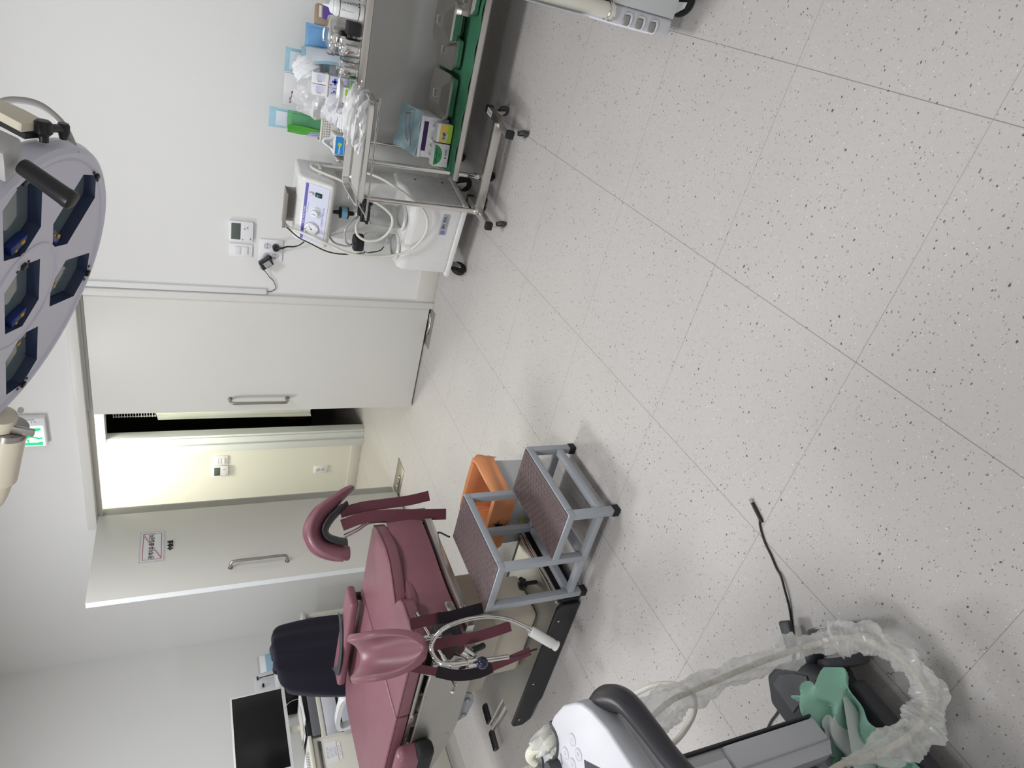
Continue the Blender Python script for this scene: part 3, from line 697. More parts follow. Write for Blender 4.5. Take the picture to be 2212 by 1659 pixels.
part('tube_barb', MB().cyl((0.072, 0.03, 0.66), (0.072, 0.002, 0.655), 0.006, n=12).ball((0.072, -0.002, 0.655), 0.009, sub=2), M_rubber, su)
fl = part('air_filter', MB().lathe([(0, -0.018), (0.028, -0.018), (0.030, -0.014), (0.030, 0.014), (0.028, 0.018), (0, 0.018)], (0.030, 0.15, 0.745), (0, 0, 1), 32), mat('pale_blue_plastic', (0.20, 0.45, 0.62), 0.35), su)
part('filter_cap', MB().lathe([(0.008, -0.055), (0.012, -0.05), (0.012, -0.03), (0.031, -0.022), (0.031, -0.016), (0, -0.016)], (0.030, 0.15, 0.745), (0, 0, 1), 24).lathe([(0, 0.016), (0.031, 0.016), (0.031, 0.022), (0.012, 0.026), (0.008, 0.06), (0.008, 0.09), (0, 0.09)], (0.030, 0.15, 0.745), (0, 0, 1), 24), M_rubber, fl)
part('connector', MB().cyl((0.032, 0.148, 0.685), (0.034, 0.146, 0.640), 0.016, n=20), M_white, fl)
M_hose = mat('silicone_hose', (0.72, 0.71, 0.64), 0.35, noise=0.02, spec=0.6)
M_pvc = mat('clear_grey_hose', (0.42, 0.43, 0.46), 0.25, noise=0.03)
part('suction_hose', MB().tube([(0.060, 0.07, 0.675), (0.030, 0.02, 0.700), (-0.005, -0.01, 0.690), (-0.020, -0.03, 0.640), (0.000, -0.035, 0.575), (0.060, -0.03, 0.530), (0.130, -0.02, 0.530), (0.175, 0.00, 0.585), (0.215, 0.02, 0.68), (0.238, 0.10, 0.78), (0.240, 0.16, 0.87), (0.242, 0.20, 0.925), (0.242, 0.235, 0.925), (0.240, 0.245, 0.87), (0.245, 0.24, 0.72), (0.255, 0.16, 0.58), (0.245, 0.02, 0.46), (0.190, -0.03, 0.365), (0.090, -0.035, 0.330), (-0.010, -0.035, 0.36), (-0.080, -0.03, 0.43), (-0.118, -0.025, 0.56), (-0.115, -0.02, 0.72), (-0.095, 0.02, 0.83), (-0.080, 0.05, 0.90), (-0.082, 0.10, 0.97), (-0.085, 0.135, 1.02), (-0.075, 0.16, 1.045)], 0.0075, 12), M_hose, su)
part('jar_hose', MB().tube([(0.055, 0.09, 0.675), (0.045, 0.05, 0.72), (0.000, 0.02, 0.755), (-0.06, 0.01, 0.745), (-0.10, 0.04, 0.71), (-0.118, 0.09, 0.68)], 0.0058, 10), M_pvc, su)
part('jar_hose', MB().tube([(-0.135, 0.10, 0.675), (-0.155, 0.11, 0.71), (-0.160, 0.14, 0.77), (-0.150, 0.20, 0.80)], 0.0058, 10), M_pvc, su)
part('hose_clip', MB().box((0.2265, 0.215, 0.89), (0.006, 0.085, 0.014), 0.002).box((0.247, 0.217, 0.89), (0.003, 0.055, 0.016), 0.001), M_alu, su)
part('power_cord', MB().tube([(-0.085, 0.16, 1.045), (-0.090, 0.06, 0.985), (-0.095, 0.02, 0.93), (-0.120, -0.01, 0.84), (-0.150, 0.02, 0.74), (-0.172, 0.08, 0.62), (-0.178, 0.12, 0.52), (-0.178, 0.17, 0.48)], 0.0035, 8), M_black, su)
part('side_screw', MB().cyl((0.226, 0.25, 0.36), (0.231, 0.25, 0.36), 0.004, n=10).cyl((0.226, 0.25, 0.20), (0.231, 0.25, 0.20), 0.004, n=10), M_ink, su)
def caster(root, x, y, r, w, ztop, rz, m_w=None, m_f=None, name='caster', fork=True):
    c = MB(); d = V((math.cos(rz), math.sin(rz), 0)); s = V((-d.y, d.x, 0)); o = V((x, y, r))
    tr = d * r * 0.45
    wprof = [(0, -w / 2 * 0.7), (r * 0.5, -w / 2 * 0.8), (r * 0.55, -w / 2), (r * 0.88, -w / 2), (r, -w / 2 * 0.6), (r, w / 2 * 0.6), (r * 0.88, w / 2), (r * 0.55, w / 2), (r * 0.5, w / 2 * 0.8), (0, w / 2 * 0.7)]
    wh = part(name, MB().lathe(wprof, o + tr, s, 32), m_w or M_rubber, root)
    f = MB()
    for k in (-1, 1):
        M = frame(o + tr + s * k * (w / 2 + 0.003), d, (0, 0, 1))
        f.prism([(-r * 0.22, -r * 0.2), (r * 0.22, -r * 0.2), (0.1 * r, r * 0.5), (-r * 0.2, ztop - r), (-r * 0.85, ztop - r), (-r * 0.75, r * 0.4)], 0.003, M @ Matrix.Translation((0, 0, -0.0015)), 0.0004, 1)
    f.box((x, y, ztop - 0.003), (r * 0.8, w + 0.008, 0.005), 0.001, rz=rz).cyl(o + tr - s * (w / 2 + 0.006), o + tr + s * (w / 2 + 0.006), r * 0.14, n=12)
    part('fork', f, m_f or M_chrome, wh)
    return wh
for x, y, a in ((-0.195, 0.055, -1.9), (0.190, 0.045, -0.6), (0.195, 0.295, 0.4), (-0.195, 0.295, 2.4)):
    caster(su, x, y, 0.045, 0.030, 0.113, a)
cdp = thing('pump_power_plug', 'black round plug and cord from the suction pump in the four-socket outlet', 'power cord', (-1.612, WY - 0.02, 1.042))
part('plug', MB().lathe([(0.017, -0.004), (0.019, 0.0), (0.019, 0.028), (0.014, 0.036), (0, 0.036)], (0, 0.010, 0), (0, -1, 0), 24), M_black, cdp)
part('cord', MB().tube([(0.004, -0.026, 0.0), (0.012, -0.030, -0.030), (0.020, -0.022, -0.060), (0.022, -0.016, -0.10), (0.040, -0.020, -0.135), (0.085, -0.035, -0.165), (0.150, -0.06, -0.19)], [0.007, 0.006, 0.0045, 0.0038, 0.0038, 0.0038, 0.0038], 8), M_black, cdp)

# ------------------------------------------------------------------ mayo stand
ma = thing('mayo_stand', 'stainless mayo stand with a flat tray on one pole and four small casters', 'instrument stand', (-0.80, 3.28, 0))
def beam(a, b, w, h, bev=0.003):
    a, b = V(a), V(b); d = b - a
    M = frame((a + b) / 2, d, z=(0, 0, 1)); return MB().box((0, 0, 0), (d.length, w, h), bev, M=M)
part('cross_beam', beam((-1.050, 3.300, 0.105), (-0.585, 3.285, 0.105), 0.030, 0.045), M_steel, ma, world=ma)
r1 = part('side_bar', beam((-0.605, 3.125, 0.098), (-0.555, 3.455, 0.098), 0.036, 0.034), M_steel, ma, world=ma)
r2 = part('side_bar', beam((-1.075, 3.135, 0.098), (-1.035, 3.470, 0.098), 0.036, 0.034), M_steel, ma, world=ma)
for rr_, a, b in ((r1, (-0.605, 3.125), (-0.555, 3.455)), (r2, (-1.075, 3.135), (-1.035, 3.470))):
    e = (V((*b, 0)) - V((*a, 0))).normalized()
    m_ = beam(V((*a, 0.098)) - e * 0.004, V((*a, 0.098)) + e * 0.022, 0.040, 0.038, 0.004)
    part('end_cap', m_, M_rubber, rr_, world=ma)
    m_ = beam(V((*b, 0.098)) - e * 0.022, V((*b, 0.098)) + e * 0.004, 0.040, 0.038, 0.004)
    part('end_cap', m_, M_rubber, rr_, world=ma)
SKM = frame((-0.562, 3.405, 0.1152), (-0.15, -1, 0), (1, -0.15, 0))
stk = part('sticker', MB().prism(rrect(0.075, 0.030, 0.004), 0.0008, SKM), M_paper, ma, world=ma)
part('lettering', text_mb('D-C', 0.020, SKM @ Matrix.Translation((-0.014, 0, 0.0008)), 0.0002, bold=0.0004), M_ink, stk, world=ma)
part('lettering', text_mb('수술', 0.014, SKM @ Matrix.Translation((0.020, 0, 0.0008)), 0.0002, bold=0.0004), M_red, stk, world=ma)
for x, y, a in ((-0.600, 3.150, -0.9), (-0.560, 3.430, -0.3), (-1.070, 3.160, -0.8), (-1.040, 3.450, 0.9)):
    caster(ma, x - ma.location.x, y - ma.location.y, 0.027, 0.020, 0.082, a, mat('grey_rubber', (0.05, 0.05, 0.052), 0.55, noise=0.1))
po = part('pole', MB().cyl((-1.048, 3.285, 0.115), (-1.043, 3.275, 0.805), 0.0125, n=24), M_chrome, ma, world=ma)
part('pole_collar', MB().lathe([(0.0125, 0), (0.019, 0.0), (0.019, 0.018), (0.0125, 0.024)], (-1.048, 3.285, 0.118), (0, 0, 1), 24), M_chrome, po, world=ma)
part('height_clamp', MB().cyl((-1.044, 3.277, 0.705), (-1.044, 3.277, 0.755), 0.018, n=24).bb((-1.062, 3.235, 0.712), (-1.028, 3.282, 0.748), 0.003), M_chrome, po, world=ma)
kk = MB()
kk.lathe([(0, 0.030), (0.016, 0.030), (0.020, 0.026), (0.020, 0.008), (0.012, 0), (0.008, -0.012)], (-1.050, 3.222, 0.728), (-0.25, -0.95, 0.1), 20)
for k in range(5):
    a = 2 * PI * k / 5; kk.ball((-1.052 + 0.021 * math.cos(a), 3.205, 0.728 + 0.021 * math.sin(a)), 0.009, sub=2)
part('clamp_knob', kk, M_black, po, world=ma)
part('tray_frame', MB().tube([(-1.043, 3.275, 0.775), (-1.043, 3.03, 0.775), (-1.02, 3.012, 0.775), (-0.56, 3.012, 0.780), (-0.54, 3.03, 0.780), (-0.54, 3.33, 0.785), (-0.56, 3.35, 0.785), (-1.02, 3.35, 0.778), (-1.043, 3.33, 0.775), (-1.043, 3.275, 0.775)], 0.0045, 10, res=3), M_chrome, ma, world=ma)
tr_ = MB()
def rect_tray(mb, cx, cy, wx, wy, z0, h, rim, r, th=0.0012, flare=0.006, n=6):
    """pressed tray: floor, flared wall, rolled rim"""
    rings = [(0.0, 0.0, 0), (-0.004, 0, 0), (0.0, 0.004, 1), (flare, h, 1), (flare + rim, h, 1), (flare + rim, h - 0.004, 1), (flare + rim * 0.6, h - 0.005, 1), (flare + 0.0, h - 0.006, 1), (th, 0.003, 1), (-0.004, -th, 0)]
    vs = []; fs = []; N = 4 * (n + 1)
    R_ = [(-0.008, 0.0), (0.0, 0.005), (flare, h), (flare + rim * 0.5, h + 0.002), (flare + rim, h - 0.001), (flare + rim, h - 0.006), (flare + th, h - 0.008), (th, 0.004), (-0.008, -th)]
    for e, z in R_:
        for x, y in rrect(wx + 2 * e, wy + 2 * e, max(0.004, r + e), n): vs.append((cx + x, cy + y, z0 + z))
    for i in range(len(R_) - 1):
        for k in range(N): fs.append([i * N + k, i * N + (k + 1) % N, (i + 1) * N + (k + 1) % N, (i + 1) * N + k])
    fs.append(list(range(N))); m = (len(R_) - 1) * N; fs.append([m + k for k in range(N)][::-1])
    mb.add(vs, fs); return mb
part('tray', rect_tray(MB(), -0.765, 3.180, 0.455, 0.335, 0.795, 0.032, 0.010, 0.035), M_chrome, ma, world=ma)
# ------------------------------------------------------------------ instrument trolley
TX0, TX1, TY0, TY1 = -0.935, 0.33, 3.395, 3.925
tb = thing('instrument_trolley', 'stainless two-shelf trolley against the wall loaded with boxes and steel trays', 'trolley', (-0.30, 3.66, 0))
def shelf(z, h):
    mb = MB().bb((TX0, TY0, z - 0.004), (TX1, TY1, z), 0.001)
    mb.bb((TX0, TY0, z - h), (TX1, TY0 + 0.003, z + 0.0), 0.001).bb((TX0, TY1 - 0.003, z - h), (TX1, TY1, z), 0.001)
    mb.bb((TX0, TY0, z - h), (TX0 + 0.003, TY1, z), 0.001).bb((TX1 - 0.003, TY0, z - h), (TX1, TY1, z), 0.001)
    mb.bb((TX0, TY0, z - h), (TX1, TY0 + 0.03, z - h + 0.003)).bb((TX0, TY1 - 0.03, z - h), (TX1, TY1, z - h + 0.003))
    return mb
part('top_shelf', shelf(0.800, 0.040), M_steel, tb, world=tb)
part('bottom_shelf', shelf(0.250, 0.034), M_steel, tb, world=tb)
for x, y in ((-0.898, 3.412), (-0.915, 3.898), (0.29, 3.412), (0.29, 3.898)):
    lg = part('leg', MB().cyl((x, y, 0.115), (x, y, 0.785), 0.0125, n=20), M_chrome, tb, world=tb)
    part('leg_collar', MB().lathe([(0.0125, 0), (0.017, 0.002), (0.017, 0.020), (0.0125, 0.024)], (x, y, 0.098), (0, 0, 1), 20), M_chrome, lg, world=tb)
    caster(tb, x - tb.location.x, y - tb.location.y, 0.036, 0.024, 0.100, 2.6 if y > 3.6 else 0.9)
cb = part('corner_guard', MB().bb((-0.945, 3.50, 0.80), (-0.932, 3.72, 0.835), 0.002), M_chrome, tb, world=tb)

def carton(name, lab, cat, c, d, rz, m, panels=(), group=None):
    """cardboard box: c = centre of its underside; panels = (face, u, v, w, h, material)"""
    o = thing(name, lab, cat, c, rz, group)
    part('carton', MB().bb((-d[0] / 2, -d[1] / 2, 0), (d[0] / 2, d[1] / 2, d[2]), 0.0015, 2), m, o)
    for face, u, v, w, h, pm in panels:
        if face == 'f': part('printed_panel', MB().box((u, -d[1] / 2 - 0.0003, v), (w, 0.0008, h)), pm, o)
        elif face == 't': part('printed_panel', MB().box((u, v, d[2] + 0.0003), (w, h, 0.0008)), pm, o)
        elif face == 'r': part('printed_panel', MB().box((d[0] / 2 + 0.0003, u, v), (0.0008, w, h)), pm, o)
    return o
def words(o, body, size, loc, m, rz=0, vertical=False, bold=0.0003):
    M = frame(loc, (1, 0, 0), (0, 0, 1))
    if vertical: M = frame(loc, (0, 0, 1), (-1, 0, 0))
    return part('lettering', text_mb(body, size, M @ Matrix.Rotation(rz, 4, 'Z'), 0.0002, bold=bold), m, o)
M_card = mat('white_card', (0.80, 0.80, 0.81), 0.6, noise=0.015)
M_sky = mat('sky_blue_print', (0.03, 0.26, 0.62), 0.5, noise=0.03)
M_grn = mat('green_print', (0.05, 0.32, 0.12), 0.5, noise=0.03)
M_org = mat('orange_print', (0.80, 0.30, 0.03), 0.5, noise=0.02)
M_yel = mat('yellow_print', (0.80, 0.55, 0.10), 0.5, noise=0.02)
M_lime = mat('lime_print', (0.42, 0.62, 0.06), 0.5, noise=0.02)
M_purp = mat('dark_purple_print', (0.035, 0.012, 0.10), 0.5, noise=0.02)
M_lav = mat('lavender_print', (0.62, 0.63, 0.80), 0.5, noise=0.03)
M_pouch = film('blue_pouch_film', (0.40, 0.68, 0.80), 0.78, 0.22)
M_pouchp = mat('pouch_paper', (0.66, 0.72, 0.80), 0.6, noise=0.03)
M_gpouch = film('green_pouch_film', (0.16, 0.50, 0.22), 0.72, 0.2)
M_bag = film('white_bag_film', (0.86, 0.86, 0.87), 0.62, 0.25)
M_cloth = mat('green_drape', (0.050, 0.205, 0.110), 0.85, noise=0.08, nscale=50, bump=0.15, bscale=500)

# tissue carton
ts = carton('tissue_box', 'white tissue box with a blue front at the left end of the trolley top', 'tissue box', (-0.872, 3.590, 0.80), (0.094, 0.135, 0.047), 0.05, M_card, (('f', 0, 0.0235, 0.088, 0.041, M_sky),))
part('printed_mark', MB().box((0.006, -0.0685, 0.022), (0.016, 0.0006, 0.018), 0, ry=0.5), M_lime, ts)
words(ts, 'Kleenex', 0.012, (-0.020, -0.0685, 0.024), M_paper, rz=PI / 2 * 0)
def tiss(u, v):
    a = (u - 0.5); return V((-0.03 + 0.07 * u, -0.02 + 0.05 * (v - 0.5) * (1 - 0.4 * u) + 0.012 * math.sin(5 * u), 0.045 + 0.05 * math.sin(PI * u) * (0.6 + 0.5 * math.sin(v * 3 + u * 2)) + 0.006 * math.sin(v * 17)))
part('tissue', MB().grid(tiss, 18, 14, 0.001), M_paper, ts)
# basket with pouches
bs = thing('plastic_basket', 'small white plastic basket with square holes holding green pouches', 'basket', (-0.842, 3.760, 0.80))
bk_ = MB()
rect_tray(bk_, 0, 0, 0.108, 0.125, 0.0, 0.092, 0.006, 0.012, flare=0.006)
part('body', bk_, M_ivory, bs)
hl = MB()
for r_ in range(3):
    for k in range(8): hl.box((-0.044 + k * 0.0125, -0.0685 + 0.0004 * r_, 0.072 - r_ * 0.012), (0.006, 0.002, 0.006))
part('hole', hl, M_grey, bs)
def sheet(name, lab, cat, c, w, h, tilt, m, rz=0.0, curl=0.012, group=None, inner=None, seed=1, thick=0.004):
    """upright flat pouch leaning back"""
    o = thing(name, lab, cat, c, rz, group)
    rnd = random.Random(seed); a, b, d = rnd.uniform(0, 6), rnd.uniform(2, 4), rnd.uniform(0, 6)
    ct, st = math.cos(tilt), math.sin(tilt)
    def fn(u, v):
        y = curl * math.sin(a + b * u) * v + 0.004 * math.sin(d + 9 * v + 3 * u)
        z = h * v; x = (u - 0.5) * w * (1 + 0.03 * math.sin(d + 5 * v))
        return V((x, y * ct + z * st, z * ct - y * st))
    part('film', MB().grid(fn, 12, 14, thick), m, o)
    if inner:
        def f2(u, v):
            p = fn(0.12 + 0.76 * u, 0.10 + 0.80 * v); return V((p.x, p.y - thick - 0.0012, p.z))
        part('paper_backing', MB().grid(f2, 10, 10, 0.001), inner, o)
    return o
sheet('sterile_pouch', 'pale blue sterile pouch standing tallest at the left of the trolley top', 'pouch', (-0.838, 3.775, 0.81), 0.100, 0.325, 0.06, M_pouch, inner=M_pouchp, group='sterile pouches on the trolley', seed=3)
sheet('sterile_pouch', 'wide green pouch standing in the white basket', 'pouch', (-0.828, 3.748, 0.81), 0.082, 0.240, 0.04, M_gpouch, 0.08, group='sterile pouches on the trolley', inner=mat('green_card', (0.10, 0.33, 0.16), 0.5, noise=0.04), seed=4)
sheet('sterile_pouch', 'narrow bright green pouch at the left edge of the white basket', 'pouch', (-0.872, 3.732, 0.81), 0.036, 0.238, 0.02, mat('bright_green_film', (0.09, 0.40, 0.05), 0.3, noise=0.05), -0.3, group='sterile pouches on the trolley', seed=5)
ssy = MB()
for k in range(3): ssy.cyl((-0.884 + k * 0.010, 3.725 + 0.006 * k, 0.812), (-0.890 + k * 0.008, 3.73, 0.955 - k * 0.008), 0.0045, n=10)
single('syringe_bundle', ssy, mat('lilac_plastic', (0.50, 0.47, 0.72), 0.3, noise=0.1), 'small lilac plastic sticks in the left corner of the white basket', 'syringe')
# papers and bags
cdb = carton('flat_carton', 'tall flat white carton with dark red print leaning behind the plastic bag', 'carton', (-0.700, 3.840, 0.80), (0.155, 0.018, 0.265), 0.0, M_card, (('f', -0.02, 0.222, 0.030, 0.012, mat('maroon_print', (0.25, 0.02, 0.04), 0.5)), ('f', -0.045, 0.205, 0.016, 0.006, M_ink)))
words(cdb, '50 EA', 0.013, (-0.050, -0.0100, 0.232), mat('maroon_ink', (0.3, 0.03, 0.05), 0.5))
def crumple(c, d, seed, n=16, amp=0.28):
    rnd = random.Random(seed); ph = [(rnd.uniform(2, 7), rnd.uniform(2, 7), rnd.uniform(2, 7), rnd.uniform(0, 6)) for _ in range(7)]
    b = bmesh.new(); bmesh.ops.create_icosphere(b, subdivisions=4, radius=1)
    for v in b.verts:
        p = v.co.copy(); s_ = 0
        for i, (x, y, z, o) in enumerate(ph): s_ += abs(math.sin(x * p.x + y * p.y + z * p.z + o)) / (1 + 0.35 * i)
        k = 1 - amp + amp * s_ / 1.7
        v.co = V((p.x * d[0] * k, p.y * d[1] * k, max(-0.95, p.z * k) * d[2]))
    M = Matrix.Translation(V(c)); return MB().bm(b, M)
single('plastic_bag', crumple((-0.690, 3.700, 0.905), (0.088, 0.055, 0.108), 11, amp=0.36), M_bag, 'large crumpled white plastic bag in the middle of the trolley top', 'bag')
single('glove_bag', crumple((-0.700, 3.530, 0.850), (0.062, 0.050, 0.052), 12, amp=0.4), mat('grey_white_paper', (0.72, 0.72, 0.77), 0.55, noise=0.04), 'small crumpled pale grey packet in front of the large plastic bag', 'packet')
single('gauze_pack', MB().box((-0.735, 3.46, 0.826), (0.075, 0.06, 0.050), 0.008, rz=0.1).box((-0.735, 3.462, 0.853), (0.066, 0.05, 0.006), 0.002, rz=0.16), M_paper, 'block of white folded gauze standing near the trolley front edge', 'gauze')
single('vial', MB().lathe([(0, 0), (0.012, 0), (0.013, 0.004), (0.013, 0.030), (0.007, 0.038), (0.008, 0.050), (0, 0.050)], (-0.785, 3.475, 0.80), (0, 0, 1), 20), M_jar, 'small clear vial between the gauze and the tissue box', 'vial')
# medicine cartons with a blue cross
def cross(o, x, z, y, s, m=M_blueink):
    part('blue_cross', MB().box((x, y, z), (s, 0.0008, s * 0.36)).box((x, y, z), (s * 0.36, 0.0008, s)), m, o)
grp = 'medicine cartons with blue crosses'
for k, (x, lab) in enumerate(((-0.590, 'right white medicine carton with a blue cross under the white packets'), (-0.645, 'left white medicine carton with a blue cross under the white packets'))):
    o = carton('medicine_carton', lab, 'carton', (x, 3.640, 0.80), (0.054, 0.075, 0.088), 0.0, M_lav, (), grp)
    cross(o, 0.002, 0.060, -0.0382, 0.028); part('printed_dot', MB().cyl((-0.014, -0.0376, 0.078), (-0.014, -0.0384, 0.078), 0.004, n=14), mat('red_dot', (0.5, 0.05, 0.1), 0.5), o)
    words(o, 'INJECTION', 0.005, (0.002, -0.0384, 0.036), M_blueink)
rk = MB().bb((-0.675, 3.60, 0.889), (-0.560, 3.675, 0.896), 0.001)
for k in range(9): rk.box((-0.668 + k * 0.0125, 3.599, 0.8925), (0.004, 0.003, 0.005))
single('divider_tray', rk, M_ivory, 'thin ivory tray edge with slots lying on the medicine cartons', 'tray')
for k, (x, lab) in enumerate(((-0.590, 'right flat white packet with grey print above the medicine cartons'), (-0.643, 'left flat white packet with grey print above the medicine cartons'))):
    o = carton('printed_packet', lab, 'packet', (x, 3.655, 0.896), (0.050, 0.040, 0.064), 0.02 - 0.04 * k, M_paper, (('f', 0.004, 0.026, 0.030, 0.040, M_lav),), 'white printed packets')
    words(o, '주사침', 0.007, (-0.012, -0.0204, 0.030), M_grey, vertical=True)
single('paper_bag', crumple((-0.575, 3.725, 0.975), (0.062, 0.030, 0.062), 15, amp=0.25), M_paper, 'rumpled white paper sack behind the printed packets', 'bag')
sheet('sterile_pouch', 'folded pale blue pouch standing behind the white paper sack', 'pouch', (-0.552, 3.775, 0.86), 0.115, 0.215, 0.05, M_pouch, 0.05, group='sterile pouches on the trolley', inner=M_pouchp, seed=8)
sheet('sterile_pouch', 'slanting blue and white pouch between the blue pouch and the steel drum', 'pouch', (-0.482, 3.700, 0.81), 0.085, 0.200, 0.22, M_pouch, 0.75, group='sterile pouches on the trolley', inner=M_pouchp, seed=9)
sheet('sterile_pouch', 'bright blue sterile pouch standing directly behind the steel drum', 'pouch', (-0.432, 3.765, 0.81), 0.120, 0.180, 0.06, film('bright_blue_film', (0.22, 0.48, 0.80), 0.9, 0.3), 0.0, group='sterile pouches on the trolley', inner=mat('bright_blue_wrap', (0.16, 0.38, 0.68), 0.5, noise=0.05), seed=10)
bx = carton('purple_carton', 'brown and purple carton standing behind the gel bottles', 'carton', (-0.325, 3.775, 0.80), (0.085, 0.06, 0.150), 0.25, mat('kraft_card', (0.36, 0.27, 0.19), 0.7, noise=0.04), (('f', 0.01, 0.09, 0.060, 0.06, mat('purple_print', (0.16, 0.09, 0.42), 0.5)), ('f', 0.01, 0.132, 0.05, 0.012, M_paper)))
# lidded white plate in front, small cartons, cans
single('kidney_dish', MB().lathe([(0.0, 0.0), (0.03, 0.0), (0.042, 0.020), (0.044, 0.021), (0.040, 0.022), (0.028, 0.004), (0, 0.004)], (-0.610, 3.470, 0.845), (0, 0, 1), 30).tf(Matrix.Translation((-0.61, 3.47, 0.845)) @ Matrix.Diagonal((1.6, 0.9, 1, 1)) @ Matrix.Translation((0.61, -3.47, -0.845))), M_white, 'shallow white plastic dish on top of the small cartons behind the second can', 'dish')
o = carton('small_carton', 'cream carton with orange end in front of the white dish', 'carton', (-0.612, 3.470, 0.80), (0.070, 0.065, 0.045), 0.0, M_card, (('f', -0.02, 0.022, 0.022, 0.032, M_org), ('f', 0.014, 0.034, 0.030, 0.012, M_lime)), 'small cartons at the trolley front')
o = carton('small_carton', 'dark green carton lying flat beside the second can', 'carton', (-0.572, 3.415, 0.80), (0.060, 0.028, 0.022), 0.05, M_grn, (('t', 0.0, 0.0, 0.03, 0.012, M_lime),), 'small cartons at the trolley front')
words(o, 'GREEN', 0.012, (0.0, -0.0146, 0.011), M_lime)
def steel_can(x, y, r, h, lab):
    o = thing('steel_canister', lab, 'canister', (x, y, 0.80), group='lidded steel canisters')
    part('body', MB().lathe([(0, 0), (r * 0.97, 0), (r, 0.003), (r, h * 0.66), (r * 0.985, h * 0.665)], (0, 0, 0), (0, 0, 1), 40), M_chrome, o)
    l = part('lid', MB().lathe([(r * 0.99, h * 0.655), (r * 1.02, h * 0.66), (r * 1.02, h * 0.92), (r * 0.97, h * 0.965), (r * 0.5, h * 0.975), (0, h * 0.975)], (0, 0, 0), (0, 0, 1), 40), M_chrome, o)
    part('knob', MB().lathe([(0.004, h * 0.97), (0.004, h * 1.05), (0.009, h * 1.07), (0.009, h * 1.12), (0, h * 1.14)], (0, 0, 0), (0, 0, 1), 16), M_chrome, l)
steel_can(-0.404, 3.448, 0.041, 0.084, 'small steel canister nearer the gel bottles')
steel_can(-0.498, 3.447, 0.038, 0.080, 'small steel canister beside the cartons')
dr = thing('steel_drum', 'wide steel sterilising drum behind the two small canisters', 'drum', (-0.388, 3.625, 0.80))
part('body', MB().lathe([(0, 0), (0.082, 0), (0.084, 0.003), (0.084, 0.025), (0.0855, 0.027), (0.0855, 0.032), (0.084, 0.034), (0.084, 0.078)], (0, 0, 0), (0, 0, 1), 56), M_chrome, dr)
part('lid', MB().lathe([(0.084, 0.076), (0.088, 0.077), (0.088, 0.082), (0.0865, 0.084), (0.0865, 0.104), (0.082, 0.112), (0.03, 0.118), (0, 0.118)], (0, 0, 0), (0, 0, 1), 56), M_chrome, dr)
part('lid_handle', MB().tube([(-0.03, 0, 0.116), (-0.026, 0, 0.128), (0, 0, 0.132), (0.026, 0, 0.128), (0.03, 0, 0.116)], 0.004, 8), M_chrome, dr)
part('latch', MB().box((-0.030, -0.083, 0.075), (0.014, 0.008, 0.026), 0.002), M_chrome, dr)
carton('black_carton', 'small matt black box between the drum and the gel bottle', 'carton', (-0.325, 3.475, 0.80), (0.055, 0.07, 0.055), 0.0, M_rubber)
def gel(x, y, lab, rz):
    o = thing('gel_bottle', lab, 'bottle', (x, y, 0.80), rz, 'ultrasound gel bottles')
    part('body', MB().lathe([(0, 0), (0.033, 0), (0.0355, 0.004), (0.0355, 0.118), (0.033, 0.126), (0.028, 0.131)], (0, 0, 0), (0, 0, 1), 40), M_white, o)
    part('cap', MB().lathe([(0.029, 0.128), (0.030, 0.134), (0.024, 0.142), (0.010, 0.147), (0.006, 0.155), (0.004, 0.172), (0.0025, 0.174), (0, 0.174)], (0, 0, 0), (0, 0, 1), 30), M_white, o)
    part('label_band', MB().lathe([(0.0358, 0.018), (0.0358, 0.021)], (0, 0, 0), (0, 0, 1), 40, cap=False).lathe([(0.0358, 0.104), (0.0358, 0.107)], (0, 0, 0), (0, 0, 1), 40, cap=False), M_ink, o)
    def wrap(mb, a0):
        for i, p in enumerate(mb.v):
            a = a0 + p.x / 0.036; r = 0.0359 + max(0, -p.y) * 0; mb.v[i] = V((r * math.sin(a), -r * math.cos(a), p.z))
        return mb
    M = frame((0, 0, 0.062), (0, 0, 1), (-1, 0, 0))
    part('lettering', wrap(text_mb('Ecosonic', 0.026, M, 0.0, bold=0.0003), 0.85), M_ink, o)
    part('lettering', wrap(text_mb('CE', 0.011, M @ Matrix.Translation((0.030, 0.010, 0)), 0.0).join(text_mb('ULTRASOUND GEL', 0.0055, M @ Matrix.Translation((0.004, 0.012, 0)), 0.0)), 0.25), M_grey, o)
gel(-0.252, 3.440, 'white gel bottle with black printed name nearer the small canister', 0.0)
gel(-0.172, 3.448, 'white gel bottle at the right edge of the picture', 0.4)
# crumpled plastic on the mayo tray
gl = crumple((-0.640, 3.150, 0.842), (0.105, 0.070, 0.046), 21, amp=0.45)
gl.join(crumple((-0.722, 3.120, 0.822), (0.055, 0.030, 0.024), 22, amp=0.4))
single('glove_wrapper', gl, M_bag, 'crumpled translucent plastic glove wrapper lying in the mayo tray', 'wrapper')

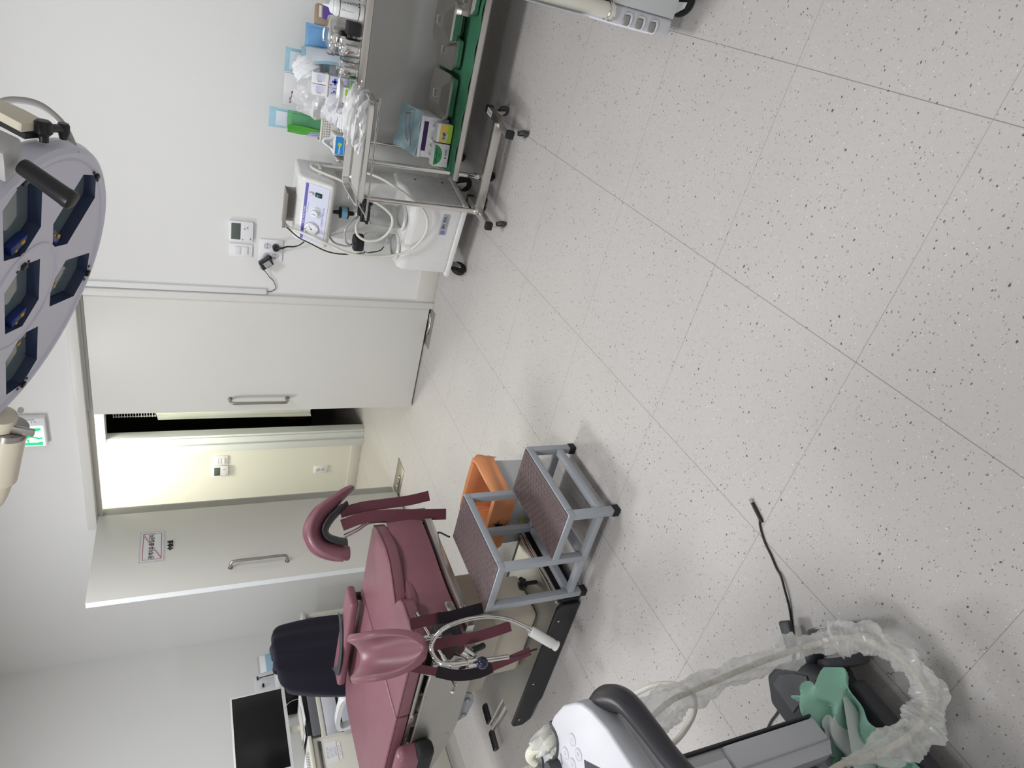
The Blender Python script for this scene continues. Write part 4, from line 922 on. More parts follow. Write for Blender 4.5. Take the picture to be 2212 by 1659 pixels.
# --- lower shelf
def drape(u, v):
    x = -0.915 + 0.90 * u; y = 3.385 + 0.50 * v
    z = 0.254 + 0.004 * (1 + math.sin(x * 31 + y * 7)) * (0.5 + 0.5 * math.sin(y * 19)) 
    if v < 0.06: z = 0.256 + 0.008 * (1 + math.sin(x * 38)) * 0.5
    return V((x, y, z))
single('green_drape', MB().grid(drape, 90, 40, 0.004), M_cloth, 'green surgical drape spread over the lower trolley shelf', 'drape')
def lid_tray(x, y, wx, wy, z, h, lid, lab, rz=0.0, tilt=0.0):
    o = thing('instrument_tray', lab, 'instrument tray', (x, y, z), rz, 'lidded steel instrument trays')
    part('pan', rect_tray(MB(), 0, 0, wx, wy, 0, h, 0.005, 0.022, flare=0.008), M_chrome, o)
    mb = MB(); R_ = [(0.016, h - 0.006), (0.017, h + 0.006), (0.012, h + 0.008), (-0.012, h + 0.010), (-0.050, h + lid), (-0.052, h + lid)]
    n = 6; N = 4 * (n + 1); vs = []; fs = []
    for e, zz in R_:
        for p in rrect(wx + 2 * e, wy + 2 * e, max(0.005, 0.022 + e), n): vs.append((p[0], p[1], zz))
    for i in range(len(R_) - 1):
        for k in range(N): fs.append([i * N + k, i * N + (k + 1) % N, (i + 1) * N + (k + 1) % N, (i + 1) * N + k])
    fs.append([(len(R_) - 1) * N + k for k in range(N)])
    mb.add(vs, fs); l = part('lid', mb, M_steel, o)
    hz = h + lid
    part('lid_handle', MB().ribbon([(-0.022, 0, hz), (-0.018, 0, hz + 0.010), (0.018, 0, hz + 0.010), (0.022, 0, hz)], (0, 1, 0), 0.014, 0.002, raw=True), M_chrome, l)
lid_tray(-0.555, 3.650, 0.190, 0.285, 0.266, 0.040, 0.030, 'largest lidded steel tray beside the white box on the lower shelf', 0.03)
lid_tray(-0.345, 3.655, 0.130, 0.250, 0.266, 0.036, 0.026, 'lidded steel tray partly hidden between its neighbours on the lower shelf', 0.03)
lid_tray(-0.190, 3.690, 0.165, 0.24, 0.266, 0.030, 0.010, 'flat steel tray lying underneath another tray at the right', 0.0)
lid_tray(-0.215, 3.640, 0.165, 0.25, 0.3105, 0.040, 0.030, 'lidded steel tray stacked on a flat one on the lower shelf', 0.02)
lid_tray(-0.095, 3.475, 0.110, 0.12, 0.266, 0.040, 0.014, 'small lidded steel tray at the right front of the green drape', 0.03)
wb = carton('white_carton', 'large white carton with a dark purple band on the lower shelf', 'carton', (-0.770, 3.655, 0.2655), (0.205, 0.215, 0.145), 0.03, M_card, (('f', 0.005, 0.120, 0.150, 0.024, M_purp), ('f', -0.02, 0.07, 0.13, 0.0015, M_grey)))
part('lid_edge', MB().bb((-0.106, -0.112, 0.134), (0.106, 0.112, 0.147), 0.002), M_paper, wb)
pc = thing('instrument_pouch', 'pale blue pouch with forceps lying on the white carton', 'pouch', (-0.765, 3.66, 0.414), 0.03)
def pch(u, v):
    return V((-0.115 + 0.23 * u, -0.105 + 0.24 * v, 0.004 + 0.05 * v * v + 0.008 * math.sin(u * 5 + 1) * v + 0.005 * math.sin(u * 11 + v * 7)))
part('film', MB().grid(pch, 18, 18, 0.004), film('pouch_film', (0.42, 0.62, 0.70), 0.86, 0.3), pc)
part('forceps', MB().tube([(-0.075, -0.05, 0.020), (-0.03, -0.03, 0.022), (0.03, 0.00, 0.030), (0.085, -0.02, 0.034), (0.07, 0.05, 0.045)], 0.0035, 8).tube([(-0.06, 0.00, 0.026), (-0.02, 0.03, 0.034), (0.04, 0.04, 0.040), (0.085, 0.03, 0.044)], 0.003, 8), M_handle, pc)
gb = carton('green_carton', 'white carton with a large green half circle on the lower shelf front', 'carton', (-0.832, 3.498, 0.266), (0.116, 0.06, 0.082), 0.06, M_card)
hc = [(0.052 * math.cos(math.radians(a)), 0.052 * math.sin(math.radians(a))) for a in range(-178, 0, 8)] + [(0.052, 0)]
part('printed_panel', MB().prism([(x, y * 0.85) for x, y in hc], 0.0008, frame((0.0, -0.0301, 0.080), (1, 0, 0), (0, 0, 1))), M_grn, gb)
words(gb, '쌍화탕 ORIENTAL', 0.010, (0.0, -0.0310, 0.066), M_ink); words(gb, '100 mL', 0.008, (0.0, -0.0310, 0.052), M_ink)
words(gb, '◐ ○○○', 0.012, (0.010, -0.0306, 0.016), M_ink)
yb = carton('yellow_carton', 'yellow and lime carton behind the green circle carton', 'carton', (-0.720, 3.500, 0.266), (0.092, 0.055, 0.080), 0.05, M_card, (('f', 0.0, 0.046, 0.088, 0.040, M_yel), ('f', 0.0, 0.013, 0.088, 0.026, M_lime)))
part('printed_panel', MB().cyl((-0.012, -0.0276, 0.040), (-0.012, -0.0286, 0.040), 0.020, n=28), mat('pale_disc', (0.62, 0.66, 0.55), 0.5), yb)
words(yb, '브론', 0.020, (-0.012, -0.0290, 0.041), M_ink, bold=0.0006)
for k, (x, lab) in enumerate(((-0.712, 'small white-capped bottle above the yellow carton'), (-0.777, 'small white-capped bottle between the yellow and green cartons'), (-0.814, 'middle white-capped bottle behind the green circle carton'), (-0.858, 'leftmost white-capped bottle behind the green circle carton'))):
    ob = thing('medicine_bottle', lab, 'bottle', (x, 3.5405 + 0.0 * k, 0.2665), 0, 'white-capped medicine bottles')
    part('glass', MB().lathe([(0, 0), (0.0105, 0), (0.0112, 0.003), (0.0112, 0.058), (0.007, 0.068)], (0, 0, 0), (0, 0, 1), 24), mat('brown_glass', (0.20, 0.13, 0.09), 0.1, noise=0.1), ob)
    part('cap', MB().lathe([(0.0105, 0.066), (0.0108, 0.068), (0.0108, 0.084), (0.0095, 0.087), (0, 0.087)], (0, 0, 0), (0, 0, 1), 24), M_white, ob)
# ------------------------------------------------------------------ two-step stool
SX0, SXM, SX1, SY0, SY1 = -2.112, -1.862, -1.622, 1.560, 1.985
so = thing('step_stool', 'grey metal two-step stool with brown studded rubber treads', 'step stool', (-1.865, 1.772, 0))
T_ = 0.030
def sq(a, b, w=T_):
    a, b = V(a), V(b); d = b - a
    return MB().box((a + b) / 2, (abs(d.x) + w if abs(d.x) > 1e-6 else w, abs(d.y) + w if abs(d.y) > 1e-6 else w, abs(d.z) + w if abs(d.z) > 1e-6 else w), 0.003)
h = T_ / 2
for x, z in ((SX1 - h, 0.222), (SX0 + h, 0.455)):
    for y in (SY0 + h, SY1 - h):
        lg = part('leg', sq((x, y, 0.010 + h), (x, y, z - 2 * h)), M_stool, so, world=so)
        part('foot_cap', MB().box((x, y, 0.015), (0.035, 0.035, 0.030), 0.003), M_rubber, lg, world=so)
for y in (SY0 + h, SY1 - h):
    part('post', sq((SXM - h, y, 0.095), (SXM - h, y, 0.455 - 2 * h)), M_stool, so, world=so)
    part('rail', sq((SX0 + 2 * h + h, y, 0.082), (SX1 - 3 * h, y, 0.082), T_ * 0.96), M_stool, so, world=so)
for x in (SX0 + h, SX1 - h, SXM - h):
    part('rail', sq((x, SY0 + 3 * h, 0.082), (x, SY1 - 3 * h, 0.082), T_ * 0.96), M_stool, so, world=so)
M_tread = mat('brown_rubber', (0.105, 0.072, 0.075), 0.55, noise=0.12, nscale=14)
for x0, x1, z in ((SXM - 0.002, SX1, 0.235), (SX0, SXM, 0.468)):
    fr_ = MB()
    zc = z - h
    fr_.bb((x0, SY0, z - T_), (x1, SY0 + T_, z), 0.003).bb((x0, SY1 - T_, z - T_), (x1, SY1, z), 0.003)
    fr_.bb((x0, SY0 + T_, z - T_), (x0 + T_, SY1 - T_, z), 0.003).bb((x1 - T_, SY0 + T_, z - T_), (x1, SY1 - T_, z), 0.003)
    f_ = part('step_frame', fr_, M_stool, so, world=so)
    td = MB().bb((x0 + 0.006, SY0 + 0.006, z), (x1 - 0.006, SY1 - 0.006, z + 0.0035), 0.001)
    ny = int((SY1 - SY0) / 0.027); nx = int((x1 - x0) / 0.024)
    for i in range(nx):
        for j in range(ny):
            cx = x0 + 0.018 + i * 0.0235; cy = SY0 + 0.022 + j * 0.027 + (0.0135 if i % 2 else 0)
            if cx > x1 - 0.014 or cy > SY1 - 0.016: continue
            td.lathe([(0.0108, z + 0.003), (0.0104, z + 0.0046), (0.0095, z + 0.0050), (0, z + 0.0050)], (cx, cy, 0), (0, 0, 1), 14, cap=False)
    part('tread', td, M_tread, so, world=so)

# ------------------------------------------------------------------ waste bin with liner
bn = thing('waste_bin', 'light grey waste bin with a yellow hazard print behind the step stool', 'waste bin', (-2.095, 2.155, 0))
BX, BY, BH = 0.165, 0.130, 0.285
M_bin = mat('grey_bin', (0.52, 0.53, 0.55), 0.4, noise=0.02)
bmn = MB()
N_ = 24
ringz = [(0.0, -0.012), (0.004, -0.006), (BH, 0.0), (BH, -0.004), (0.01, -0.010)]
vs = []; fs = []
for z, e in ringz:
    for p in rrect(2 * (BX + e), 2 * (BY + e), 0.02, 5): vs.append((p[0], p[1], z))
for i in range(4):
    for k in range(N_): fs.append([i * N_ + k, i * N_ + (k + 1) % N_, (i + 1) * N_ + (k + 1) % N_, (i + 1) * N_ + k])
fs.append([4 * N_ + k for k in range(N_)])
bmn.add(vs, fs)
part('body', bmn, M_bin, bn)
def trefoil(s, n=14):
    """biohazard-like mark: three crescents and a ring, as flat polygons"""
    polys = []
    for k in range(3):
        a0 = math.radians(90 + 120 * k); c = V((math.cos(a0), math.sin(a0)))
        o = []; i = []
        for t in range(n + 1):
            th = math.radians(-140 + 280 * t / n); 
            o.append(c * 0.46 * s + V((math.cos(a0 + PI + th), math.sin(a0 + PI + th))) * 0.42 * s)
            wv = 0.30 + 0.11 * abs(th) / math.radians(140)
            i.append(c * (0.46 + 0.06) * s + V((math.cos(a0 + PI + th), math.sin(a0 + PI + th))) * wv * s)
        for t in range(n): polys.append([o[t], o[t + 1], i[t + 1], i[t]])
    for t in range(24):
        a, b = 2 * PI * t / 24, 2 * PI * (t + 1) / 24
        polys.append([V((math.cos(a), math.sin(a))) * 0.36 * s, V((math.cos(b), math.sin(b))) * 0.36 * s, V((math.cos(b), math.sin(b))) * 0.27 * s, V((math.cos(a), math.sin(a))) * 0.27 * s])
    return polys
def flat(polys, M):
    mb = MB()
    for p in polys: mb.add([M @ V((q.x, q.y, 0)) for q in p], [list(range(len(p)))])
    return mb
part('hazard_print', flat(trefoil(0.042), frame((-0.010, -BY + 0.0010, 0.105), (1, 0, 0), (0, 0.02, 1))), mat('yellow_hazard', (0.72, 0.66, 0.06), 0.6), bn)
part('lettering', text_mb('위해의료폐기물', 0.016, frame((-0.010, -BY + 0.0022, 0.045), (1, 0, 0), (0, 0.02, 1)), 0.0002), M_grey, bn)
M_lin = mat('orange_liner', (0.74, 0.30, 0.13), 0.42, noise=0.10, nscale=12, bump=0.25, bscale=40)
ln = thing('bin_liner', 'orange plastic liner folded over the rim of the grey bin with black hazard mark', 'bin liner', (-2.095, 2.155, 0.05))
def liner(u, v):
    a = u * N_; k = int(a) % N_; f = a - int(a)
    if v < 0.45:     # inside, from the bottom up
        t = v / 0.45; e = -0.020 + 0.014 * t; z = 0.05 + (BH + 0.010 - 0.05) * t
    else:
        t = (v - 0.45) / 0.55
        e = -0.006 + 0.024 * min(1, t * 4) + 0.004 * math.sin(t * 5); z = BH + 0.010 + 0.008 * math.sin(min(1, t * 2.5) * PI) - 0.105 * max(0, t - 0.12) * (1 + 0.18 * math.sin(u * 19))
    P_ = rrect(2 * (BX + e), 2 * (BY + e), 0.03, 5); p, q = P_[k], P_[(k + 1) % N_]
    x, y = p[0] * (1 - f) + q[0] * f, p[1] * (1 - f) + q[1] * f
    wob = 0.003 * math.sin(u * 61 + v * 11) + 0.003 * math.sin(u * 37 - v * 23)
    return V((x * (1 + wob * 4), y * (1 + wob * 4), z - 0.05 + wob))
part('bag', MB().grid(liner, 96, 22, 0.0012, closed_u=True), M_lin, ln)
part('hazard_mark', flat(trefoil(0.062), frame((-0.010, -BY - 0.0245, BH - 0.045 - 0.05), (1, 0, 0), (0, 0.0, 1))), M_ink, ln)

# ------------------------------------------------------------------ treatment couch
co = thing('treatment_couch', 'burgundy gynaecology treatment couch with knee supports on a steel base', 'treatment couch', (-2.80, 1.88, 0))
def cushion(poly, z0, z1, bev=0.010):
    b = bmesh.new(); lo = [b.verts.new((p[0], p[1], 0)) for p in poly]; f = b.faces.new(lo)
    r = bmesh.ops.extrude_face_region(b, geom=[f]); bmesh.ops.translate(b, verts=[g for g in r['geom'] if isinstance(g, bmesh.types.BMVert)], vec=(0, 0, z1 - z0))
    bmesh.ops.recalc_face_normals(b, faces=b.faces[:])
    ed = [e for e in b.edges if abs(e.verts[0].co.z - e.verts[1].co.z) < 1e-6]
    bmesh.ops.bevel(b, geom=ed, offset=bev, segments=3, affect='EDGES', profile=0.5)
    return MB().bm(b, Matrix.Translation((0, 0, z0)))
seatp = [(-2.690, 1.548), (-2.225, 1.548), (-2.203, 1.575), (-2.203, 1.735), (-2.225, 1.775), (-2.265, 1.803), (-2.300, 1.818), (-2.282, 1.850), (-2.248, 1.905), (-2.215, 1.975), (-2.205, 2.045), (-2.215, 2.115), (-2.238, 2.205), (-2.262, 2.252), (-2.300, 2.262), (-2.690, 2.262)]
sc_ = part('seat_cushion', cushion(seatp, 0.690, 0.750), M_vinyl, co, world=co)
def piping(poly, z, r=0.0022, m=M_vinyl):
    return MB().tube([V((p[0], p[1], z)) for p in poly], r, 6, closed=True, raw=True)
part('piping', piping([( -2.45 + (x + 2.45) * 1.0, y) for x, y in seatp], 0.7425, 0.0028), M_vinyld, sc_, world=co)
backp = [(-2.705, 1.548), (-2.705, 2.262), (-3.36, 2.262), (-3.46, 2.245), (-3.525, 2.205), (-3.548, 2.14), (-3.545, 1.66), (-3.52, 1.58), (-3.46, 1.548)]
bc_ = part('back_cushion', cushion(backp, 0.690, 0.750), M_vinyl, co, world=co)
part('piping', piping(backp, 0.7425, 0.0028), M_vinyld, bc_, world=co)
# leg-end cushion hanging below the seat edge, hollow towards the middle
def legc(u, v):
    y = 1.585 + 0.655 * u; z = 0.530 + 0.165 * v
    hol = 0.055 * math.exp(-((u - 0.36) / 0.20) ** 2) * (0.35 + 0.65 * v)
    bul = 0.020 * math.sin(PI * v) * (0.4 + 0.6 * u)
    return V((-2.232 - hol + bul * 0.6 + 0.012 * (1 - v), y, z))
part('leg_cushion', MB().grid(legc, 40, 14, 0.035), M_vinyl, co, world=co)
part('lower_pad', MB().bb((-3.50, 1.590, 0.655), (-2.262, 2.235, 0.690), 0.008).bb((-2.36, 1.62, 0.52), (-2.255, 2.235, 0.60), 0.012), M_vinyl, co, world=co)
fr_ = MB()
fr_.bb((-3.50, 1.552, 0.667), (-2.40, 1.572, 0.686), 0.002).bb((-2.240, 1.575, 0.488), (-2.200, 2.20, 0.522), 0.003)
fr_.bb((-2.72, 1.565, 0.640), (-2.60, 1.585, 0.692), 0.003)
part('side_rail', fr_, M_steel, co, world=co)
part('underframe', MB().bb((-3.48, 1.60, 0.62), (-2.36, 2.20, 0.66), 0.004).bb((-2.262, 1.60, 0.484), (-2.240, 2.21, 0.516), 0.002).bb((-3.45, 1.574, 0.676), (-2.36, 1.595, 0.690)), M_rubber, co, world=co)
# stainless skirt on the near side and the right end
sk = MB()
Mx = Matrix(((1, 0, 0, 0), (0, 0, 1, 1.520), (0, 1, 0, 0), (0, 0, 0, 1)))
sk.prism([(-2.335, 0.655), (-2.335, 0.466), (-2.82, 0.462), (-2.95, 0.478), (-3.32, 0.56), (-3.45, 0.60), (-3.45, 0.662), (-2.50, 0.662)], 0.012, Mx, 0.002, 1)
pnl = part('side_panel', sk, M_steelp, co, world=co)
sc2 = MB()
for x, z in ((-2.545, 0.655), (-2.87, 0.492), (-2.46, 0.49)): sc2.cyl((x, 1.521, z), (x, 1.5185, z), 0.005, n=14)
part('screw', sc2, M_handle, pnl, world=co)
My = Matrix(((0, 0, 1, -2.335), (1, 0, 0, 0), (0, 1, 0, 0), (0, 0, 0, 1)))
part('end_panel', MB().prism([(1.525, 0.655), (1.525, 0.466), (1.60, 0.455), (1.72, 0.50), (1.80, 0.655)], 0.010, My, 0.002, 1), M_steelp, co, world=co)
part('hinge_plate', MB().prism([(-2.615, 0.472), (-2.640, 0.415), (-2.70, 0.392), (-2.80, 0.405), (-2.835, 0.445), (-2.84, 0.475)], 0.010, Matrix(((1, 0, 0, 0), (0, 0, 1, 1.545), (0, 1, 0, 0), (0, 0, 0, 1))), 0.002, 1).ball((-2.675, 1.542, 0.430), 0.012, sub=2).ball((-2.785, 1.542, 0.425), 0.010, sub=2), mat('grey_bracket', (0.30, 0.31, 0.33), 0.4, 0.3), co, world=co)
part('hinge_arm', MB().bb((-2.80, 1.550, 0.640), (-2.715, 1.566, 0.684), 0.006).cyl((-2.735, 1.545, 0.665), (-2.735, 1.57, 0.665), 0.016, n=20).bb((-2.98, 1.535, 0.645), (-2.90, 1.550, 0.672), 0.004), M_steel, co, world=co)
# armrests: near one lowered at the side, far one over the edge
def pill(lo, hi, bev): return MB().bb(lo, hi, bev, 4)
part('armrest', pill((-3.42, 1.446, 0.585), (-2.855, 1.528, 0.735), 0.036), M_vinyl, co, world=co)
part('armrest_shell', MB().bb((-3.41, 1.440, 0.572), (-2.842, 1.522, 0.66), 0.03, 4), M_rubber, co, world=co)
part('armrest', MB().box((-3.015, 2.225, 0.800), (0.640, 0.130, 0.042), 0.016, 4, rz=0.0), M_vinyl, co, world=co)
part('armrest_bracket', MB().bb((-2.79, 2.262, 0.66), (-2.75, 2.285, 0.80), 0.003).bb((-3.25, 2.262, 0.66), (-3.21, 2.285, 0.80), 0.003), M_rubber, co, world=co)
# column and base
part('column', MB().bb((-2.74, 1.665, 0.112), (-2.335, 1.915, 0.33), 0.030, 4).bb((-2.78, 1.63, 0.30), (-2.36, 1.98, 0.47), 0.018, 3).bb((-3.10, 1.60, 0.47), (-2.30, 2.10, 0.63), 0.010), mat('beige_enamel', (0.50, 0.45, 0.38), 0.4, noise=0.03), co, world=co)
part('base_plate', MB().bb((-3.020, 1.578, 0.080), (-2.165, 1.985, 0.112), 0.006), M_steelp, co, world=co)
part('base_trim', MB().cyl((-2.150, 1.590, 0.104), (-2.150, 1.990, 0.104), 0.009, n=16).cyl((-2.166, 1.590, 0.112), (-2.166, 1.990, 0.112), 0.007, n=16), M_chrome, co, world=co)
Mk = Matrix(((1, 0, 0, 0), (0, 0, 1, 1.560), (0, 1, 0, 0), (0, 0, 0, 1)))
sk_ = part('base_skirt', MB().prism([(-2.160, 0.095), (-2.160, 0.012), (-2.84, 0.004), (-2.87, 0.02), (-2.995, 0.02), (-3.035, 0.055), (-3.035, 0.100), (-3.02, 0.116), (-2.185, 0.116)], 0.016, Mk, 0.002, 1).bb((-2.165, 1.576, 0.012), (-2.140, 2.00, 0.095), 0.004).bb((-3.02, 1.985, 0.01), (-2.16, 2.0, 0.11)), M_black, co, world=co)
rv = MB()
for x in (-2.26, -2.70, -2.98): rv.ball((x, 1.559, 0.088), 0.0055, sc=(1, 0.4, 1), sub=2)
part('rivet', rv, M_chrome, sk_, world=co)
part('base_foot', MB().bb((-2.95, 1.60, 0.0), (-2.25, 1.96, 0.08)), M_rubber, co, world=co)
pr_ = part('pedal_bar', MB().tube([(-3.00, 1.74, 0.060), (-3.20, 1.77, 0.055), (-3.41, 1.80, 0.048)], 0.010, 8, raw=True).tube([(-2.99, 1.70, 0.060), (-3.19, 1.73, 0.055), (-3.40, 1.765, 0.048)], 0.010, 8, raw=True), M_steel, co, world=co)
for a, b in (((-3.385, 1.90), (-3.41, 1.81)), ((-3.425, 1.775), (-3.45, 1.675))):
    m_ = MB().box(((a[0] + b[0]) / 2, (a[1] + b[1]) / 2, 0.050), (0.045, 0.105, 0.022), 0.008, 3, rz=-0.25)
    pd = part('foot_pedal', m_, M_char, co, world=co)
    rg_ = MB()
    for k in range(5): rg_.box(((a[0] + b[0]) / 2 - 0.016 + k * 0.008, (a[1] + b[1]) / 2, 0.0615), (0.003, 0.09, 0.003), 0.001, 1, rz=-0.25)
    part('pedal_rib', rg_, M_rubber, pd, world=co)
# brake knob on the base
part('star_knob', MB().cyl((-2.235, 1.765, 0.112), (-2.235, 1.765, 0.165), 0.010, n=12).lathe([(0, 0.20), (0.012, 0.20), (0.020, 0.196), (0.022, 0.170), (0.014, 0.163)], (-2.235, 1.765, 0), (0, 0, 1), 20).join(MB().ball((-2.213, 1.765, 0.182), 0.012, sub=2).ball((-2.257, 1.765, 0.182), 0.012, sub=2).ball((-2.228, 1.786, 0.182), 0.012, sub=2).ball((-2.228, 1.744, 0.182), 0.012, sub=2).ball((-2.246, 1.750, 0.182), 0.011, sub=2)), M_black, co, world=co)
# release lever on the far side
lv = part('release_lever', MB().tube([(-2.335, 2.130, 0.470), (-2.30, 2.13, 0.455), (-2.22, 2.12, 0.475), (-2.130, 2.00, 0.476)], 0.0042, 8), M_black, co, world=co)
part('lever_knob', MB().ball((-2.37, 2.115, 0.475), 0.020, (1.2, 0.8, 1.1), 2).box((-2.35, 2.12, 0.462), (0.05, 0.02, 0.025), 0.005), M_black, lv, world=co)
part('end_box', MB().bb((-2.440, 2.205, 0.485), (-2.225, 2.300, 0.645), 0.006), mat('smoked_steel', (0.20, 0.19, 0.17), 0.22, 0.9, noise=0.05), co, world=co)

# knee supports
def knee(ridge, hd, tag_, mirror=1):
    r = V(ridge); hdir = V(hd).normalized(); z = V((0, 0, 1)); lat = z.cross(hdir)
    prof = [V((-0.085, -0.120)), V((-0.070, -0.060)), V((-0.045, -0.012)), V((-0.005, 0.004)), V((0.045, -0.022)), V((0.110, -0.090)), V((0.175, -0.165))]
    P3, _ = smooth_path([V((p.x, p.y, 0)) for p in prof], [0] * 7, 6)
    n = len(P3)
    def fn(u, v):
        i = min(n - 1, int(round(v * (n - 1)))); p = P3[i]; a = P3[max(0, i - 1)]; b = P3[min(n - 1, i + 1)]
        tn = (b - a).normalized(); nn = V((-tn.y, tn.x, 0))
        t = 2 * u - 1
        wd = 0.098
        if v > 0.70: wd *= max(0.30, math.sqrt(max(0.0, 1 - ((v - 0.70) / 0.32) ** 2.2)))
        if v < 0.12: wd *= 0.86 + 0.14 * v / 0.12
        up_ = 0.062 * abs(t) ** 2.1 * (1.0 if v < 0.7 else max(0.25, 1 - (v - 0.7) / 0.4))
        q = p + nn * up_
        return r + hdir * q.x + z * q.y + lat * (t * wd * (1 - 0.10 * abs(t) ** 3))
    g_ = MB().grid(fn, 17, n, 0.030)
    pad = part('knee_pad', g_, M_vinyl, co, world=co)
    sd = pad.modifiers.new('subsurf', 'SUBSURF'); sd.levels = 1; sd.render_levels = 2
    for p in pad.data.polygons: p.use_smooth = True
    def f2(u, v):
        q = fn(0.12 + 0.76 * u, 0.06 + 0.80 * v); i = int(round((0.06 + 0.80 * v) * (n - 1))); a = P3[max(0, i - 1)]; b = P3[min(n - 1, i + 1)]
        tn = (b - a).normalized(); nn = hdir * -tn.y + z * tn.x
        return q - nn * 0.033
    part('pad_shell', MB().grid(f2, 10, 16, 0.006), M_char, pad, world=co)
    return pad, fn
padn, fnn = knee((-2.150, 1.490, 0.940), (0.80, -0.60, 0), 'near')
padf, fnf = knee((-2.255, 2.250, 0.985), (0.66, 0.75, 0), 'far')
def strap(pts, w, wd, m=M_vinyld, th=0.004, parent=co): return part('leg_strap', MB().ribbon(pts, wd, w, th), m, parent, world=co)
LAT = (0.58, 0.81, 0)
s1_ = strap([(-2.105, 1.560, 0.780), (-2.112, 1.570, 0.70), (-2.125, 1.578, 0.62), (-2.130, 1.588, 0.55), (-2.134, 1.600, 0.46)], 0.042, LAT)
part('velcro', MB().ribbon([(-2.108, 1.568, 0.665), (-2.120, 1.574, 0.62), (-2.125, 1.584, 0.55), (-2.130, 1.597, 0.465)], LAT, 0.043, 0.003), M_velcro, s1_, world=co)
strap([(-2.160, 1.486, 0.72), (-2.157, 1.492, 0.64), (-2.160, 1.490, 0.55), (-2.155, 1.496, 0.45), (-2.150, 1.505, 0.37)], 0.040, (0.7, 0.7, 0.3))
s3_ = strap([(-2.192, 1.440, 0.800), (-2.212, 1.414, 0.705), (-2.226, 1.391, 0.626), (-2.230, 1.385, 0.542), (-2.225, 1.393, 0.473), (-2.209, 1.415, 0.305)], 0.030, LAT)
part('velcro', MB().ribbon([(-2.211, 1.412, 0.70), (-2.224, 1.388, 0.626), (-2.228, 1.382, 0.542), (-2.222, 1.390, 0.480)], (0.58, 0.81, 0), 0.040, 0.004), M_velcro, s3_, world=co)
strap([(-2.200, 2.290, 0.900), (-2.185, 2.300, 0.80), (-2.178, 2.300, 0.70), (-2.170, 2.300, 0.58), (-2.160, 2.310, 0.475)], 0.048, (0.75, 0.66, 0))
strap([(-2.225, 2.235, 0.900), (-2.200, 2.245, 0.80), (-2.195, 2.240, 0.68), (-2.200, 2.230, 0.55), (-2.210, 2.225, 0.405)], 0.052, (0.75, 0.66, 0))
# clamps and rods of the knee supports
rn = part('support_rod', MB().tube([(-2.20, 1.500, 0.885), (-2.215, 1.475, 0.80), (-2.245, 1.455, 0.745), (-2.29, 1.460, 0.695), (-2.33, 1.500, 0.670)], 0.011, 12).tube([(-2.36, 1.505, 0.60), (-2.365, 1.49, 0.60), (-2.375, 1.44, 0.585)], 0.007, 10), M_chrome, co, world=co)
part('wing_screw', MB().tube([(-2.395, 1.455, 0.575), (-2.375, 1.43, 0.592), (-2.352, 1.405, 0.610)], 0.006, 10).ball((-2.398, 1.458, 0.572), 0.009, sub=2).ball((-2.350, 1.402, 0.611), 0.009, sub=2), M_chrome, rn, world=co)
tb_ = part('support_rod', MB().cyl((-2.150, 1.520, 0.78), (-2.155, 1.525, 0.66), 0.010, n=14), M_chrome, co, world=co)
part('tee_handle', MB().cyl((-2.095, 1.600, 0.748), (-2.205, 1.445, 0.655), 0.0055, n=12).cyl((-2.095, 1.600, 0.748), (-2.107, 1.583, 0.738), 0.0085, n=14).cyl((-2.193, 1.462, 0.665), (-2.205, 1.445, 0.655), 0.0085, n=14).cyl((-2.125, 1.50, 0.705), (-2.19, 1.56, 0.70), 0.009, n=14), M_chrome, tb_, world=co)
part('clamp_block', MB().bb((-2.235, 1.535, 0.60), (-2.175, 1.60, 0.668), 0.008).bb((-2.25, 1.53, 0.555), (-2.19, 1.60, 0.602), 0.006), mat('dark_clamp', (0.07, 0.07, 0.075), 0.35, 0.3), co, world=co)
part('clamp_jaw', MB().bb((-2.215, 1.610, 0.545), (-2.185, 1.70, 0.585), 0.006).box((-2.20, 1.66, 0.515), (0.03, 0.05, 0.03), 0.006), M_chrome, co, world=co)
part('support_rod', MB().tube([(-2.285, 2.225, 0.885), (-2.275, 2.250, 0.82), (-2.26, 2.275, 0.76), (-2.27, 2.275, 0.66), (-2.29, 2.26, 0.62)], 0.011, 12).bb((-2.30, 2.235, 0.600), (-2.235, 2.285, 0.655), 0.005), M_chrome, co, world=co)

# ------------------------------------------------------------------ gooseneck lamp clipped to the couch
gk = thing('gooseneck_lamp', 'silver gooseneck examination lamp with navy ball clamp on the couch side', 'examination lamp', (-2.16, 1.39, 0.20))
sh_ = V((0.030, -0.021, 0.0))
def gp(*p): return V(p) + sh_
gpts = [gp(-2.180, 1.407, 0.649), gp(-2.168, 1.424, 0.708), gp(-2.136, 1.470, 0.729), gp(-2.109, 1.509, 0.686), gp(-2.097, 1.526, 0.608), gp(-2.096, 1.528, 0.501), gp(-2.110, 1.507, 0.405), gp(-2.136, 1.470, 0.324)]
P_, _ = smooth_path(gpts, [0] * 8, 22)
part('flexible_tube', MB().tube(P_, [0.0082 if i % 2 else 0.0094 for i in range(len(P_))], 14, raw=True), M_chrome, gk, world=gk)
part('upright_rod', MB().cyl(gp(-2.186, 1.398, 0.430), gp(-2.180, 1.407, 0.650), 0.0095, n=18).cyl(gp(-2.181, 1.405, 0.63), gp(-2.179, 1.409, 0.665), 0.0115, n=18), M_chrome, gk, world=gk)
hd0, hd1 = gp(-2.143, 1.460, 0.318), gp(-2.186, 1.398, 0.215)
hdir = (hd1 - hd0).normalized()
part('neck', MB().cyl(gp(-2.134, 1.473, 0.330), hd0 + hdir * 0.012, 0.0115, n=18), M_chrome, gk, world=gk)
L_ = (hd1 - hd0).length
